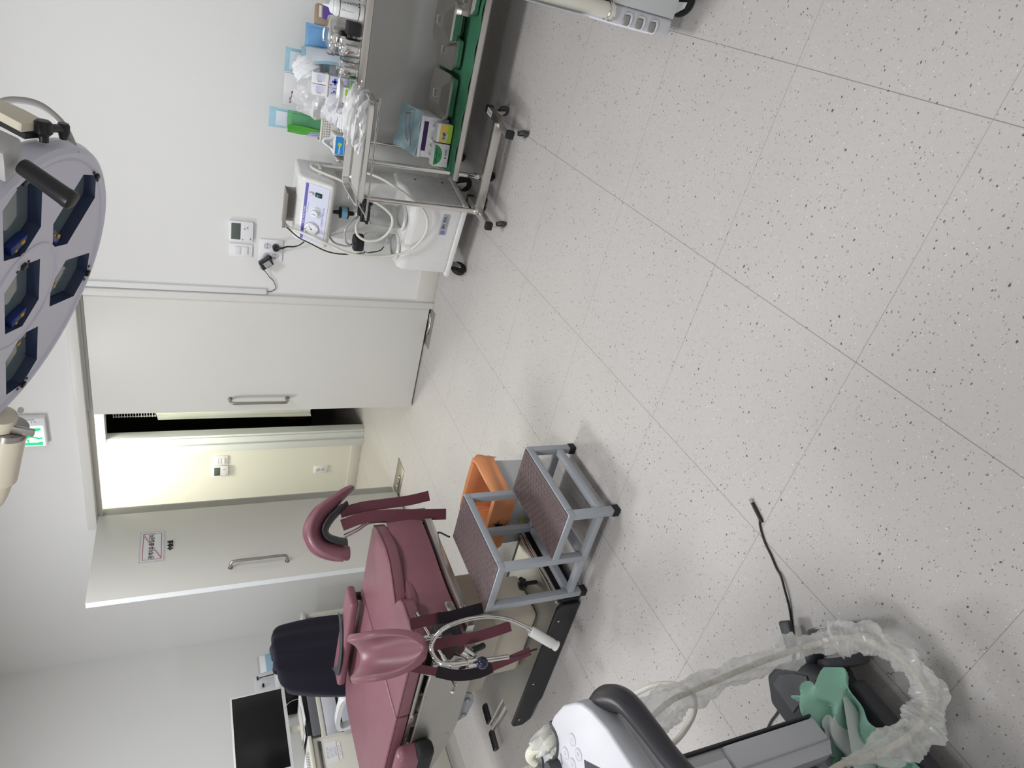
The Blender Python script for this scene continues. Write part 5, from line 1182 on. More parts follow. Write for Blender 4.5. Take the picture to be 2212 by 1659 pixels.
part('lamp_head', MB().lathe([(0, 0.0), (0.019, 0.0), (0.0205, 0.003), (0.0205, L_ - 0.026), (0.018, L_ - 0.018), (0.020, L_ - 0.010), (0.021, L_ - 0.002), (0.019, L_), (0.016, L_ - 0.004), (0, L_ - 0.006)], hd0, hdir, 28), mat('frosted_head', (0.66, 0.68, 0.66), 0.22, noise=0.03, coat=0.4), gk, world=gk)
ck = part('clamp', MB().cyl(gp(-2.182, 1.403, 0.565), gp(-2.182, 1.403, 0.600), 0.017, n=20).tube([gp(-2.190, 1.430, 0.582), (-2.26, 1.50, 0.582), (-2.33, 1.52, 0.582)], 0.010, 12, raw=True).cyl(gp(-2.185, 1.432, 0.575), gp(-2.160, 1.450, 0.610), 0.020, n=22), M_chrome, gk, world=gk)
part('ball_knob', MB().ball(gp(-2.155, 1.375, 0.555), 0.0225, sub=3), mat('navy_ball', (0.012, 0.014, 0.045), 0.18, noise=0.05, coat=0.3), ck, world=gk)
part('grip', MB().box(gp(-2.20, 1.47, 0.525), (0.022, 0.022, 0.060), 0.008, 3, rx=0.2), M_black, ck, world=gk)
part('grip', MB().box(gp(-2.23, 1.43, 0.60), (0.03, 0.02, 0.03), 0.006), M_black, ck, world=gk)
part('wire', MB().tube([gp(-2.186, 1.398, 0.435), gp(-2.190, 1.395, 0.38), gp(-2.185, 1.402, 0.32)], 0.002, 6).cyl(gp(-2.185, 1.402, 0.335), gp(-2.184, 1.404, 0.305), 0.004, n=8), M_black, gk, world=gk)
# ------------------------------------------------------------------ office chair behind the couch
oc = thing('office_chair', 'office chair with a navy cloth covered back and white armrests behind the couch', 'office chair', (-3.78, 2.63, 0))
def chair_back(u, v):
    t = 2 * u - 1
    w_ = 0.300 - 0.085 * v ** 2.0
    if v > 0.90: w_ -= 0.035 * ((v - 0.90) / 0.10) ** 2
    y = 2.600 + t * w_ + 0.022 * v
    x = -3.640 + 0.075 * v - 0.060 * abs(t) ** 2.2 + 0.006 * math.sin(t * 7 + v * 3) * (1 - v) + 0.005 * math.sin(t * 13 + 1 + v * 2)
    z = 0.575 + 0.515 * v - 0.020 * abs(t) ** 4 * v
    return V((x, y, z))
part('backrest', MB().grid(chair_back, 36, 26, 0.070), M_navy, oc, world=oc)
oc.children[-1].modifiers.new('subsurf', 'SUBSURF').render_levels = 1
part('seat', MB().box((-3.86, 2.60, 0.47), (0.46, 0.47, 0.07), 0.03, 4), M_navy, oc, world=oc)
def arm(y):
    return MB().ribbon([(-3.70, y, 0.44), (-3.71, y, 0.60), (-3.72, y, 0.69), (-3.76, y, 0.722), (-3.92, y, 0.728), (-4.00, y, 0.715), (-4.02, y, 0.675), (-3.98, y, 0.56), (-3.90, y, 0.44)], (0, 1, 0), 0.045, 0.026)
for y in (2.335, 2.865): part('armrest', arm(y), M_white, oc, world=oc)
part('gas_lift', MB().cyl((-3.86, 2.60, 0.07), (-3.86, 2.60, 0.44), 0.027, n=20), M_black, oc, world=oc)
for k in range(5):
    a = 2 * PI * k / 5 + 0.3; e = V((-3.86 + 0.25 * math.cos(a), 2.60 + 0.25 * math.sin(a), 0.075))
    b_ = part('base_leg', MB().tube([(-3.86, 2.60, 0.11), e], [0.026, 0.018], 10, raw=True), M_white, oc, world=oc)
    part('castor', MB().cyl(e + V((-0.018, 0, -0.048)), e + V((0.018, 0, -0.048)), 0.026, n=18), M_black, b_, world=oc)
def sash(u): return None
single('black_strap', MB().ribbon([(-2.885, 2.275, 0.835), (-2.955, 2.225, 0.829), (-3.03, 2.185, 0.829), (-3.12, 2.163, 0.830), (-3.22, 2.175, 0.829), (-3.30, 2.235, 0.828)], [(0.4, 0.8, 0.1), (0.3, 0.8, 0.1), (0.2, 0.9, 0.1), (0, 1, 0.1), (-0.3, 0.9, 0.1), (-0.3, 0.5, 0.1)], 0.040, 0.003), mat('charcoal_elastic', (0.035, 0.038, 0.045), 0.7, noise=0.1), 'charcoal elastic strap lying curved on the far burgundy armrest', 'strap')

# ------------------------------------------------------------------ desk corner at the left wall
dk = thing('desk', 'pale desk along the left wall under the black monitor', 'desk', (-4.80, 2.75, 0))
part('desktop', MB().bb((-5.11, 1.6, 0.700), (-4.50, 3.62, 0.728), 0.003), M_ivory, dk, world=dk)
part('side_panel', MB().bb((-5.10, 3.58, 0), (-4.52, 3.61, 0.70)), M_ivory, dk, world=dk)
part('side_panel', MB().bb((-5.10, 1.62, 0), (-4.52, 1.65, 0.70)), M_ivory, dk, world=dk)
M_cab = mat('cream_laminate', (0.72, 0.70, 0.62), 0.45, noise=0.012)
cb_ = thing('drawer_cabinet', 'cream cabinet with a steel finger pull and a printed notice left of the white drawers', 'cabinet', (-4.29, 2.02, 0))
part('body', MB().bb((-4.48, 1.70, 0.08), (-4.105, 2.350, 0.865), 0.003), M_cab, cb_, world=cb_)
part('top', MB().bb((-4.49, 1.69, 0.865), (-4.085, 2.362, 0.885), 0.003), M_cab, cb_, world=cb_)
dr_ = part('door', MB().bb((-4.105, 1.71, 0.09), (-4.088, 2.322, 0.815), 0.002), M_cab, cb_, world=cb_)
part('finger_pull', MB().bb((-4.108, 1.71, 0.815), (-4.086, 2.315, 0.832), 0.002).bb((-4.100, 1.71, 0.83), (-4.080, 2.315, 0.838), 0.002), M_steel, dr_, world=cb_)
part('plinth', MB().bb((-4.46, 1.72, 0), (-4.10, 2.34, 0.08)), M_base, cb_, world=cb_)
NM = frame((-4.0872, 2.230, 0.765), (0, 1, 0), (0, 0, 1))
nt_ = thing('cabinet_notice', 'small white printed notice on the cream cabinet door', 'notice', (-4.087, 2.23, 0.71))
part('paper', MB().prism(rrect(0.130, 0.068, 0.003), 0.0006, NM), M_paper, nt_, world=nt_)
part('paper', MB().prism(rrect(0.105, 0.018, 0.003), 0.0006, NM @ Matrix.Translation((0.0, -0.049, 0))), M_paper, nt_, world=nt_)
lt_ = text_mb('세척 및 소독', 0.014, NM @ Matrix.Translation((0, 0.022, 0.0006)), 0.0002)
for k in range(4): lt_.join(text_mb('ㅁㅇㄹㄴㄱㅎㅂㅈㅅ', 0.0075, NM @ Matrix.Translation((0, 0.010 - 0.007 * k, 0.0006)), 0.0002))
lt_.join(text_mb('○ ○ ○ ○', 0.014, NM @ Matrix.Translation((0.0, -0.049, 0.0006)), 0.0002))
part('lettering', lt_, M_grey, nt_, world=nt_)
part('lettering', text_mb('△▽◇○✕', 0.012, NM @ Matrix.Translation((0, -0.024, 0.0006)), 0.0002), M_red, nt_, world=nt_)
nb = thing('spiral_notebook', 'white spiral-bound notebook on the cream cabinet', 'notebook', (-4.25, 2.20, 0.886))
part('pages', MB().box((-4.24, 2.19, 0.893), (0.15, 0.21, 0.014), 0.001, rz=0.15), M_paper, nb, world=nb)
sp_ = MB()
for k in range(14):
    c = V((-4.155 + 0.0022 * k * 0.7, 2.085 + k * 0.0155, 0.895)); sp_.torus(c, 0.011, 0.0017, (0.0, 1, 0), 14, 5)
part('spiral', sp_, M_handle, nb, world=nb)
part('sticky_note', MB().box((-4.26, 2.16, 0.9008), (0.05, 0.04, 0.0006), rz=0.1), mat('yellow_note', (0.78, 0.72, 0.25), 0.6), nb, world=nb)
part('sticky_note', MB().box((-4.23, 2.13, 0.9008), (0.03, 0.02, 0.0006), rz=0.1), mat('blue_note', (0.25, 0.42, 0.68), 0.6), nb, world=nb)
dw = thing('drawer_unit', 'white drawer unit with a dark gap under the black paper tray', 'drawer unit', (-4.60, 2.80, 0))
part('body', MB().bb((-4.95, 2.56, 0.02), (-4.515, 3.06, 0.698), 0.003), M_white, dw, world=dw)
part('drawer', MB().bb((-4.515, 2.57, 0.600), (-4.495, 3.05, 0.692), 0.003), mat('pale_blue_white', (0.66, 0.68, 0.74), 0.4), dw, world=dw)
part('drawer', MB().bb((-4.515, 2.57, 0.30), (-4.495, 3.05, 0.580), 0.003), mat('pale_blue_white', (0.60, 0.62, 0.70), 0.4), dw, world=dw)
part('gap', MB().bb((-4.514, 2.57, 0.580), (-4.505, 3.05, 0.60)), M_black, dw, world=dw)
pt = thing('mesh_paper_tray', 'dark mesh paper tray with papers on the desk below the monitor', 'paper tray', (-4.62, 2.82, 0.728))
part('front_mesh', MB().bb((-4.515, 2.60, 0.730), (-4.510, 3.05, 0.785), 0.001), mat('grey_mesh', (0.16, 0.165, 0.18), 0.5, noise=0.25, nscale=300), pt, world=pt)
part('tray', MB().bb((-4.80, 2.60, 0.729), (-4.515, 3.05, 0.735)).bb((-4.80, 2.60, 0.729), (-4.795, 3.05, 0.80)).bb((-4.80, 2.60, 0.729), (-4.52, 2.605, 0.79)).bb((-4.80, 3.045, 0.729), (-4.52, 3.05, 0.79)), M_black, pt, world=pt)
part('folder', MB().box((-4.66, 2.80, 0.775), (0.24, 0.38, 0.075), 0.003, rz=0.05), M_black, pt, world=pt)
part('papers', MB().box((-4.65, 2.84, 0.816), (0.24, 0.28, 0.006), 0.001, rz=0.18).box((-4.66, 2.78, 0.822), (0.22, 0.26, 0.004), 0.001, rz=-0.1), M_paper, pt, world=pt)
mo = thing('monitor', 'large black monitor with a white frame on the desk', 'monitor', (-4.62, 2.74, 0.825))
MMo = Matrix.Translation((-4.600, 2.765, 1.092)) @ Matrix.Rotation(math.radians(-3), 4, 'Y')
part('housing', MB().box((-0.022, 0, 0), (0.045, 0.600, 0.362), 0.006, M=MMo), M_white, mo, world=mo)
part('screen', MB().box((0.0005, 0, 0.006), (0.003, 0.572, 0.326), 0.001, M=MMo), mat('screen_glass', (0.010, 0.010, 0.011), 0.22, noise=0.05), mo, world=mo)
part('button', MB().box((0.001, 0.13, -0.172), (0.003, 0.006, 0.003), 0.0005, M=MMo), M_grey, mo, world=mo)
part('stand', MB().cyl((-4.66, 2.76, 0.835), (-4.65, 2.76, 0.98), 0.026, n=20), M_ivory, mo, world=mo)
part('stand_foot', MB().box((-4.64, 2.765, 0.832), (0.16, 0.20, 0.012), 0.004), M_ivory, mo, world=mo)
single('video_cable', MB().tube([(-4.69, 2.86, 1.0), (-4.71, 2.95, 0.93), (-4.73, 3.02, 0.87), (-4.76, 3.05, 0.80), (-4.80, 3.06, 0.74)], 0.003, 8), M_paper, 'thin white cable curving below the right side of the monitor', 'cable')
vb = thing('file_basket', 'black slotted file basket behind the monitor corner', 'file basket', (-4.90, 3.235, 0.728))
bk2 = MB().bb((-5.02, 3.10, 0.73), (-4.78, 3.37, 0.74)).bb((-4.785, 3.10, 0.73), (-4.78, 3.37, 0.76)).bb((-4.785, 3.10, 0.86), (-4.78, 3.37, 0.885)).bb((-5.02, 3.10, 0.73), (-5.015, 3.37, 0.90))
for k in range(16): bk2.box((-4.7825, 3.11 + k * 0.0168, 0.81), (0.005, 0.007, 0.14), rx=0.5)
part('basket', bk2, M_black, vb, world=vb)
pb = thing('printer', 'white printer with loaded paper behind the monitor', 'printer', (-4.92, 3.27, 0.886))
part('body', MB().bb((-5.06, 3.10, 0.888), (-4.80, 3.44, 0.925), 0.006), M_white, pb, world=pb)
part('paper_guide', MB().box((-4.98, 3.28, 1.00), (0.006, 0.30, 0.15), 0.001, ry=0.25), M_paper, pb, world=pb)
part('frame', MB().tube([(-4.94, 3.42, 0.925), (-4.97, 3.43, 1.05), (-4.97, 3.12, 1.05)], 0.005, 8, raw=True).box((-4.965, 3.425, 1.045), (0.02, 0.03, 0.012), 0.002).box((-4.955, 3.35, 1.01), (0.012, 0.03, 0.016), 0.002), M_black, pb, world=pb)
cal = thing('desk_calendar', 'blue and white spiral desk calendar behind the navy chair back', 'calendar', (-4.95, 3.53, 0.728))
part('stand', MB().bb((-5.04, 3.46, 0.73), (-4.88, 3.60, 0.86), 0.004), M_white, cal, world=cal)
part('page', MB().box((-4.93, 3.53, 0.945), (0.004, 0.16, 0.16), 0.001, ry=-0.25), mat('sky_page', (0.30, 0.48, 0.60), 0.6, noise=0.12, nscale=8), cal, world=cal)
part('grid_print', MB().box((-4.944, 3.53, 1.000), (0.004, 0.155, 0.05), 0.0005, ry=-0.25), M_paper, cal, world=cal)
cs = MB()
for k in range(20): cs.torus((-4.950, 3.455 + k * 0.0078, 1.026), 0.006, 0.0012, (0, 1, 0), 10, 4)
part('spiral', cs, M_handle, cal, world=cal)

# ------------------------------------------------------------------ ultrasound machine, lower left of the picture
us = thing('ultrasound_machine', 'white ultrasound machine with a dark handle and button panel at the near left', 'ultrasound machine', (-1.50, 0.20, 0))
M_us = mat('ultrasound_white', (0.62, 0.63, 0.67), 0.40, noise=0.008, coat=0.0)
M_usg = mat('ultrasound_grey', (0.50, 0.51, 0.52), 0.4, noise=0.015)
body = part('body', MB().bb((-1.80, -0.10, 0.235), (-1.262, 0.498, 0.735), 0.012, 3), M_usg, us, world=us)
cut(body, MB().tf(Matrix.Identity(4)).bb((-1.330, 0.20, 0.225), (-1.20, 0.440, 0.500), 0.0).tf(Matrix.Translation(-us.location)))
part('edge_trim', MB().bb((-1.285, 0.497, 0.235), (-1.258, 0.503, 0.735), 0.002), M_char, us, world=us)
part('front_cover', MB().bb((-1.266, -0.08, 0.520), (-1.252, 0.470, 0.722), 0.008, 3), M_us, us, world=us)
part('front_rim', MB().bb((-1.266, 0.440, 0.240), (-1.252, 0.492, 0.515), 0.006), M_us, us, world=us)
part('front_rim', MB().bb((-1.266, 0.15, 0.240), (-1.252, 0.205, 0.515), 0.006), M_us, us, world=us)
rp = part('recess_frame', MB().bb((-1.322, 0.205, 0.232), (-1.318, 0.440, 0.495)).prism([(0.440, 0.232), (0.440, 0.495), (0.412, 0.47), (0.412, 0.255)], 0.055, Matrix(((0, 0, 1, -1.316), (1, 0, 0, 0), (0, 1, 0, 0), (0, 0, 0, 1)))), M_us, us, world=us)
pl_ = part('mount_plate', MB().bb((-1.3175, 0.30, 0.282), (-1.296, 0.412, 0.422), 0.002), mat('plate_metal', (0.24, 0.225, 0.19), 0.4, 0.7, noise=0.05), us, world=us)
sl = MB()
for y, z in ((0.398, 0.390), (0.398, 0.312), (0.345, 0.390), (0.345, 0.312)): sl.bb((-1.2965, y - 0.013, z - 0.003), (-1.2955, y + 0.003, z + 0.003))
for y, z in ((0.385, 0.352), (0.357, 0.372), (0.357, 0.332), (0.372, 0.340), (0.372, 0.362), (0.395, 0.352)): sl.bb((-1.2965, y - 0.003, z - 0.003), (-1.2955, y + 0.003, z + 0.003))
part('slot', sl, M_ink, pl_, world=us)
part('plate_screw', MB().lathe([(0.010, 0), (0.009, 0.004), (0.004, 0.005), (0.004, 0.003), (0, 0.003)], (-1.296, 0.368, 0.352), (1, 0, 0), 18), M_chrome, pl_, world=us)
for z in (0.418, 0.286):
    part('clip', MB().box((-1.290, 0.375, z), (0.014, 0.055, 0.010), 0.003), mat('cream_clip', (0.68, 0.58, 0.36), 0.45), pl_, world=us)
part('column_top', MB().bb((-1.72, 0.0, 0.73), (-1.32, 0.46, 0.845), 0.02, 3), M_us, us, world=us)
# control panel with probe holders
cpan = [(-1.037, 0.417), (-1.043, 0.446), (-1.052, 0.496), (-1.072, 0.545), (-1.090, 0.572), (-1.111, 0.588), (-1.154, 0.611), (-1.206, 0.622), (-1.232, 0.622), (-1.228, 0.598), (-1.236, 0.582), (-1.262, 0.571), (-1.288, 0.577), (-1.298, 0.597), (-1.302, 0.620), (-1.318, 0.626), (-1.322, 0.606), (-1.335, 0.590), (-1.375, 0.582), (-1.415, 0.590), (-1.428, 0.615), (-1.435, 0.640), (-1.520, 0.640), (-1.56, 0.60), (-1.58, 0.40), (-1.58, -0.15), (-1.03, -0.15), (-1.022, 0.10), (-1.030, 0.34)]
pan = part('control_panel', cushion([(x, y) for x, y in cpan], 0.838, 0.880, 0.005), M_us, us, world=us)
part('panel_underside', cushion([(-1.30 + (x + 1.30) * 0.94, 0.24 + (y - 0.24) * 0.94) for x, y in cpan], 0.806, 0.842, 0.012), M_usg, us, world=us)
for pts_ in ([(-1.232, 0.624), (-1.228, 0.598), (-1.236, 0.582), (-1.262, 0.571), (-1.288, 0.577), (-1.298, 0.597), (-1.302, 0.622)], [(-1.318, 0.628), (-1.322, 0.606), (-1.335, 0.590), (-1.375, 0.582), (-1.415, 0.590), (-1.428, 0.615), (-1.435, 0.640)]):
    part('holder_rim', MB().ribbon([(x, y, 0.868) for x, y in pts_], (0, 0, 1), 0.026, 0.008), M_char, us, world=us)
for (x, y), ch in (((-1.177, 0.553), '1'), ((-1.224, 0.554), 'S'), ((-1.180, 0.525), '♡'), ((-1.217, 0.527), '2'), ((-1.19, 0.47), '3'), ((-1.24, 0.49), '4')):
    b_ = part('panel_button', MB().lathe([(0.0120, 0.8795), (0.0120, 0.8812), (0.0105, 0.8822), (0.0095, 0.8812), (0, 0.8812)], (x, y, 0), (0, 0, 1), 26), M_us, us, world=us)
    part('lettering', text_mb(ch, 0.009, frame((x, y, 0.8813), (0.9, -0.4, 0), (0.4, 0.9, 0)), 0.0001), M_grey, b_, world=us)
part('selector_knob', MB().lathe([(0.0165, 0.880), (0.0165, 0.900), (0.0150, 0.904), (0, 0.904)], (-1.275, 0.555, 0), (0, 0, 1), 26), M_char, us, world=us)
part('indicator', MB().box((-1.249, 0.557, 0.8803), (0.020, 0.004, 0.0008), 0, rz=0.9).box((-1.243, 0.510, 0.8803), (0.016, 0.004, 0.0008), 0, rz=0.9), M_grey, us, world=us)
part('panel_recess', MB().box((-1.165, 0.470, 0.8802), (0.050, 0.060, 0.001), 0, rz=0.8), M_char, us, world=us)
part('handle', MB().tube([(-1.160, 0.555, 0.822), (-1.110, 0.565, 0.826), (-1.062, 0.552, 0.835), (-1.020, 0.515, 0.838), (-1.003, 0.455, 0.836), (-0.994, 0.405, 0.834), (-0.982, 0.365, 0.833), (-0.965, 0.31, 0.832), (-0.950, 0.22, 0.832), (-0.945, 0.10, 0.832), (-0.97, -0.02, 0.832), (-1.10, -0.10, 0.825)], [0.034, 0.031, 0.025, 0.022, 0.0195, 0.0185, 0.018, 0.018, 0.018, 0.018, 0.02, 0.03], 22, res=8), mat('handle_rubber', (0.030, 0.030, 0.036), 0.36, noise=0.05), us, world=us)
# base, foot bar, front caster
part('base', MB().bb((-1.85, -0.15, 0.10), (-1.33, 0.50, 0.24), 0.03, 3), M_usg, us, world=us)
fb = part('foot_bar', MB().bb((-1.318, -0.20, 0.070), (-1.196, 0.520, 0.122), 0.014, 3), M_char, us, world=us)
gv = MB()
for k in range(3): gv.bb((-1.300 + k * 0.015, 0.12, 0.1215), (-1.297 + k * 0.015, 0.50 - k * 0.004, 0.1228))
part('groove', gv, M_ink, fb, world=us)
cs_ = part('caster_housing', MB().prism([(-1.42, 0.52), (-1.24, 0.52), (-1.222, 0.56), (-1.245, 0.600), (-1.275, 0.632), (-1.315, 0.662), (-1.37, 0.668), (-1.42, 0.62)], 0.115, Matrix.Translation((0, 0, 0.050)), 0.012, 3), M_char, us, world=us)
part('housing_lid', MB().prism([(-1.37, 0.56), (-1.27, 0.56), (-1.255, 0.585), (-1.285, 0.615), (-1.325, 0.640), (-1.365, 0.64)], 0.004, Matrix.Translation((0, 0, 0.1645)), 0.001, 1), mat('charcoal_lid', (0.075, 0.078, 0.09), 0.45), cs_, world=us)
for off, nm_ in ((-0.030, 'wheel'), (0.040, 'wheel')):
    ax_ = V((0.55, 0.83, 0)).normalized(); c_ = V((-1.205, 0.607, 0.062)) + ax_ * off
    wl = part('caster_wheel', MB().lathe([(0.045, -0.013), (0.058, -0.013), (0.062, -0.008), (0.062, 0.008), (0.058, 0.013), (0.045, 0.013)], c_, ax_, 40, cap=False).lathe([(0.045, -0.013), (0.045, 0.013)], c_, ax_, 40, cap=False), M_char, us, world=us)
    part('hub_cover', MB().lathe([(0, -0.0155), (0.030, -0.0150), (0.0455, -0.012), (0.0455, 0.012), (0.030, 0.0150), (0, 0.0155)], c_, ax_, 40), M_us, wl, world=us)
part('brake_pedal', MB().box((-1.330, 0.735, 0.040), (0.085, 0.040, 0.014), 0.006, 3, rz=0.95), M_char, us, world=us)
part('wheel_fender', MB().box((-1.255, 0.632, 0.10), (0.06, 0.05, 0.05), 0.015, 3, rz=0.5), M_char, us, world=us)
# probes resting in the holders
def probe(name, lab, x, y, rz, wrapped):
    o = thing(name, lab, 'probe', (x, y, 0.842), rz, 'ultrasound probes in their holders')
    part('head', MB().lathe([(0, 0.112), (0.014, 0.110), (0.021, 0.095), (0.022, 0.060), (0.017, 0.020), (0.011, 0.0), (0.007, -0.03), (0, -0.03)], (0, 0, 0), (0, 0, 1), 28).tf(Matrix.Diagonal((1.35, 0.8, 1, 1))), M_ivory, o)
    return o
p1 = thing('ultrasound_probe', 'ultrasound probe in crumpled clear cover in the nearer holder', 'probe', (-1.266, 0.604, 0.80), 0.3, 'ultrasound probes in their holders')
part('head', MB().lathe([(0, -0.01), (0.013, 0.0), (0.017, 0.05), (0.018, 0.085), (0.012, 0.098), (0, 0.100)], (0, 0, 0), (0, 0, 1), 24), M_ivory, p1)
part('tip', MB().tube([(-0.008, 0.004, 0.085), (-0.030, 0.018, 0.105), (-0.055, 0.026, 0.104), (-0.070, 0.020, 0.092)], [0.012, 0.0105, 0.010, 0.009], 14), mat('ivory_tip', (0.74, 0.72, 0.60), 0.35), p1)
part('clear_cover', crumple((-0.006, 0.006, 0.066), (0.028, 0.024, 0.042), 31, amp=0.35), film('cover_film', (0.78, 0.78, 0.74), 0.5, 0.3), p1)
p2 = thing('ultrasound_probe', 'pale broad ultrasound probe with a grey window in the farther holder', 'probe', (-1.375, 0.618, 0.80), 0.2, 'ultrasound probes in their holders')
part('head', MB().lathe([(0, -0.01), (0.014, 0.0), (0.018, 0.05), (0.030, 0.085), (0.033, 0.110), (0.030, 0.122), (0, 0.126)], (0, 0, 0), (0, 0, 1), 28).tf(Matrix.Rotation(0.35, 4, 'X')), mat('greenish_grey', (0.56, 0.58, 0.55), 0.4), p2)
part('window', MB().box((-0.008, -0.042, 0.116), (0.030, 0.02, 0.026), 0.004, rx=0.5), M_grey, p2)
# sheathed transducer cable drooping in front of the machine
cb1 = thing('transducer_cable', 'cream transducer cable in a crumpled clear sleeve looping above the floor', 'cable', (-1.15, 0.50, 0.12))
cpt = [(-1.40, 0.56, 0.70), (-1.335, 0.60, 0.64), (-1.297, 0.630, 0.55), (-1.271, 0.631, 0.48), (-1.235, 0.623, 0.42), (-1.192, 0.613, 0.35), (-1.145, 0.596, 0.29), (-1.103, 0.577, 0.245), (-1.061, 0.554, 0.205), (-1.039, 0.517, 0.17), (-1.034, 0.473, 0.14), (-1.043, 0.430, 0.125), (-1.067, 0.384, 0.125), (-1.099, 0.357, 0.15), (-1.128, 0.347, 0.20), (-1.152, 0.350, 0.28), (-1.172, 0.359, 0.34), (-1.185, 0.350, 0.42), (-1.20, 0.33, 0.56), (-1.23, 0.30, 0.72), (-1.26, 0.28, 0.80)]
M_cab1 = mat('cream_cable', (0.62, 0.58, 0.48), 0.45, noise=0.03)
part('core', MB().tube(cpt, 0.0068, 12, res=5), M_cab1, cb1, world=cb1)
SP, _ = smooth_path([V(p) for p in cpt[:17]], [0] * 17, 12)
def sleeve_mb():
    N = len(SP); n = 22; vs = []; fs = []; rnd = random.Random(5)
    nr = None
    for i in range(N):
        t = (SP[min(i + 1, N - 1)] - SP[max(i - 1, 0)]).normalized()
        if nr is None: nr = V((0, 0, 1)) - t * t.z; nr.normalize()
        nr = (nr - t * nr.dot(t)).normalized(); bn_ = t.cross(nr)
        f = i / (N - 1)
        R0 = 0.030 + 0.007 * math.sin(f * 17) + 0.004 * math.sin(f * 71)
        if f < 0.06: R0 *= 0.6 + 0.4 * f / 0.06
        if 0.40 < f < 0.47: R0 *= 0.62
        if f > 0.90: R0 *= max(0.33, 1 - (f - 0.90) / 0.10 * 0.8)
        for k in range(n):
            a = 2 * PI * k / n
            r = R0 * (1 + 0.16 * math.sin(3 * a + f * 40) + 0.15 * math.sin(5 * a - f * 95) + rnd.uniform(-0.10, 0.10))
            vs.append(SP[i] - V((0, 0, R0 * 0.35)) + (nr * math.cos(a) + bn_ * math.sin(a)) * r)
    for i in range(N - 1):
        for k in range(n): fs.append([i * n + k, i * n + (k + 1) % n, (i + 1) * n + (k + 1) % n, (i + 1) * n + k])
    return MB().add(vs, fs)
sv = part('clear_sleeve', sleeve_mb(), film('sleeve_film', (0.90, 0.90, 0.88), 0.32, 0.22), cb1, world=cb1)
sv.data.set_sharp_from_angle(angle=math.radians(24))
part('tie', MB().torus((-1.150, 0.349, 0.273), 0.010, 0.003, (0.2, -0.1, 1), 20, 6).ball((-1.140, 0.338, 0.268), 0.004, sub=1), M_cab1, cb1, world=cb1)
single('probe_cable', MB().tube([(-1.62, 0.70, 0.62), (-1.584, 0.790, 0.50), (-1.472, 0.768, 0.45), (-1.386, 0.721, 0.45), (-1.345, 0.685, 0.45), (-1.345, 0.660, 0.43), (-1.385, 0.640, 0.42), (-1.445, 0.634, 0.42), (-1.488, 0.625, 0.45), (-1.530, 0.615, 0.53), (-1.56, 0.58, 0.66), (-1.57, 0.52, 0.80)], 0.0072, 12), M_hose, 'smooth white probe cable looping beside the ultrasound panel', 'cable')
single('probe_lead', MB().tube([(-1.45, 0.575, 0.50), (-1.50, 0.62, 0.49), (-1.554, 0.649, 0.50), (-1.594, 0.673, 0.52), (-1.64, 0.66, 0.62), (-1.62, 0.60, 0.80)], 0.0068, 12), M_cab1, 'cream probe lead crossing behind the dark handle', 'cable')
gt_ = thing('disposable_towel', 'mint green and white disposable sheet crumpled on the foot of the ultrasound machine', 'towel', (-1.27, 0.45, 0.123))
def tow(u, v):
    x = -1.335 + 0.135 * v + 0.02 * math.sin(u * 9); y = 0.562 - 0.36 * u
    z = 0.152 + 0.065 * math.sin(PI * min(1, v * 1.15)) * (0.55 + 0.45 * math.sin(u * 6 + 0.7)) + 0.014 * math.sin(u * 31 + v * 9) + 0.012 * math.sin(v * 17 + u * 13)
    return V((x + 0.012 * math.sin(u * 23 + v * 5), y + 0.012 * math.sin(v * 14 + u * 8), z))
m_tow = mat('mint_sheet', (0.36, 0.68, 0.54), 0.65, noise=0.06, nscale=20, bump=0.15, bscale=300)
part('mint_side', MB().grid(tow, 44, 22, 0.003), m_tow, gt_, world=gt_)
def tow2(u, v):
    p = tow(0.25 + 0.75 * u, 0.25 + 0.45 * v); return V((p.x + 0.004, p.y, p.z + 0.014 + 0.008 * math.sin(u * 17 + v * 6)))
part('white_side', MB().grid(tow2, 36, 12, 0.003), mat('white_sheet', (0.74, 0.80, 0.78), 0.65, noise=0.03, nscale=30), gt_, world=gt_)
# black lead on the floor
uc = thing('black_lead', 'thin black lead with a metal plug lying on the floor by the ultrasound machine', 'cable', (-1.2, 0.9, 0))
ld = [(-1.1505, 1.013, 0.0045), (-1.172, 1.000, 0.0035), (-1.200, 0.960, 0.0035), (-1.214, 0.925, 0.0035), (-1.232, 0.888, 0.0035), (-1.238, 0.862, 0.006), (-1.258, 0.832, 0.008), (-1.283, 0.802, 0.006), (-1.310, 0.778, 0.0035), (-1.345, 0.748, 0.0035), (-1.40, 0.71, 0.0035), (-1.47, 0.685, 0.0035), (-1.520, 0.668, 0.0035), (-1.586, 0.661, 0.0035), (-1.64, 0.660, 0.0035), (-1.75, 0.64, 0.0035)]
part('cord', MB().tube(ld, 0.0032, 8), M_black, uc, world=uc)
a_, b_ = V((-1.1415, 1.036, 0.006)), V((-1.1505, 1.013, 0.0045)); d_ = (a_ - b_).normalized()
tt = V((-1.128, 1.071, 0.006)); base_ = V((-1.152, 1.010, 0.005))
dd_ = (tt - base_).normalized(); LL = (tt - base_).length
# (plug points away from the machine)
part('plug_body', MB().lathe([(0.0035, -0.012), (0.0055, 0.0), (0.0058, LL * 0.55), (0.0050, LL * 0.62), (0.0052, LL * 0.80), (0, LL * 0.80)], base_, dd_, 16), M_black, uc, world=uc)
part('plug_shell', MB().lathe([(0.0045, LL * 0.78), (0.0045, LL), (0.0036, LL), (0.0036, LL * 0.9), (0, LL * 0.9)], base_, dd_, 18), M_chrome, uc, world=uc)

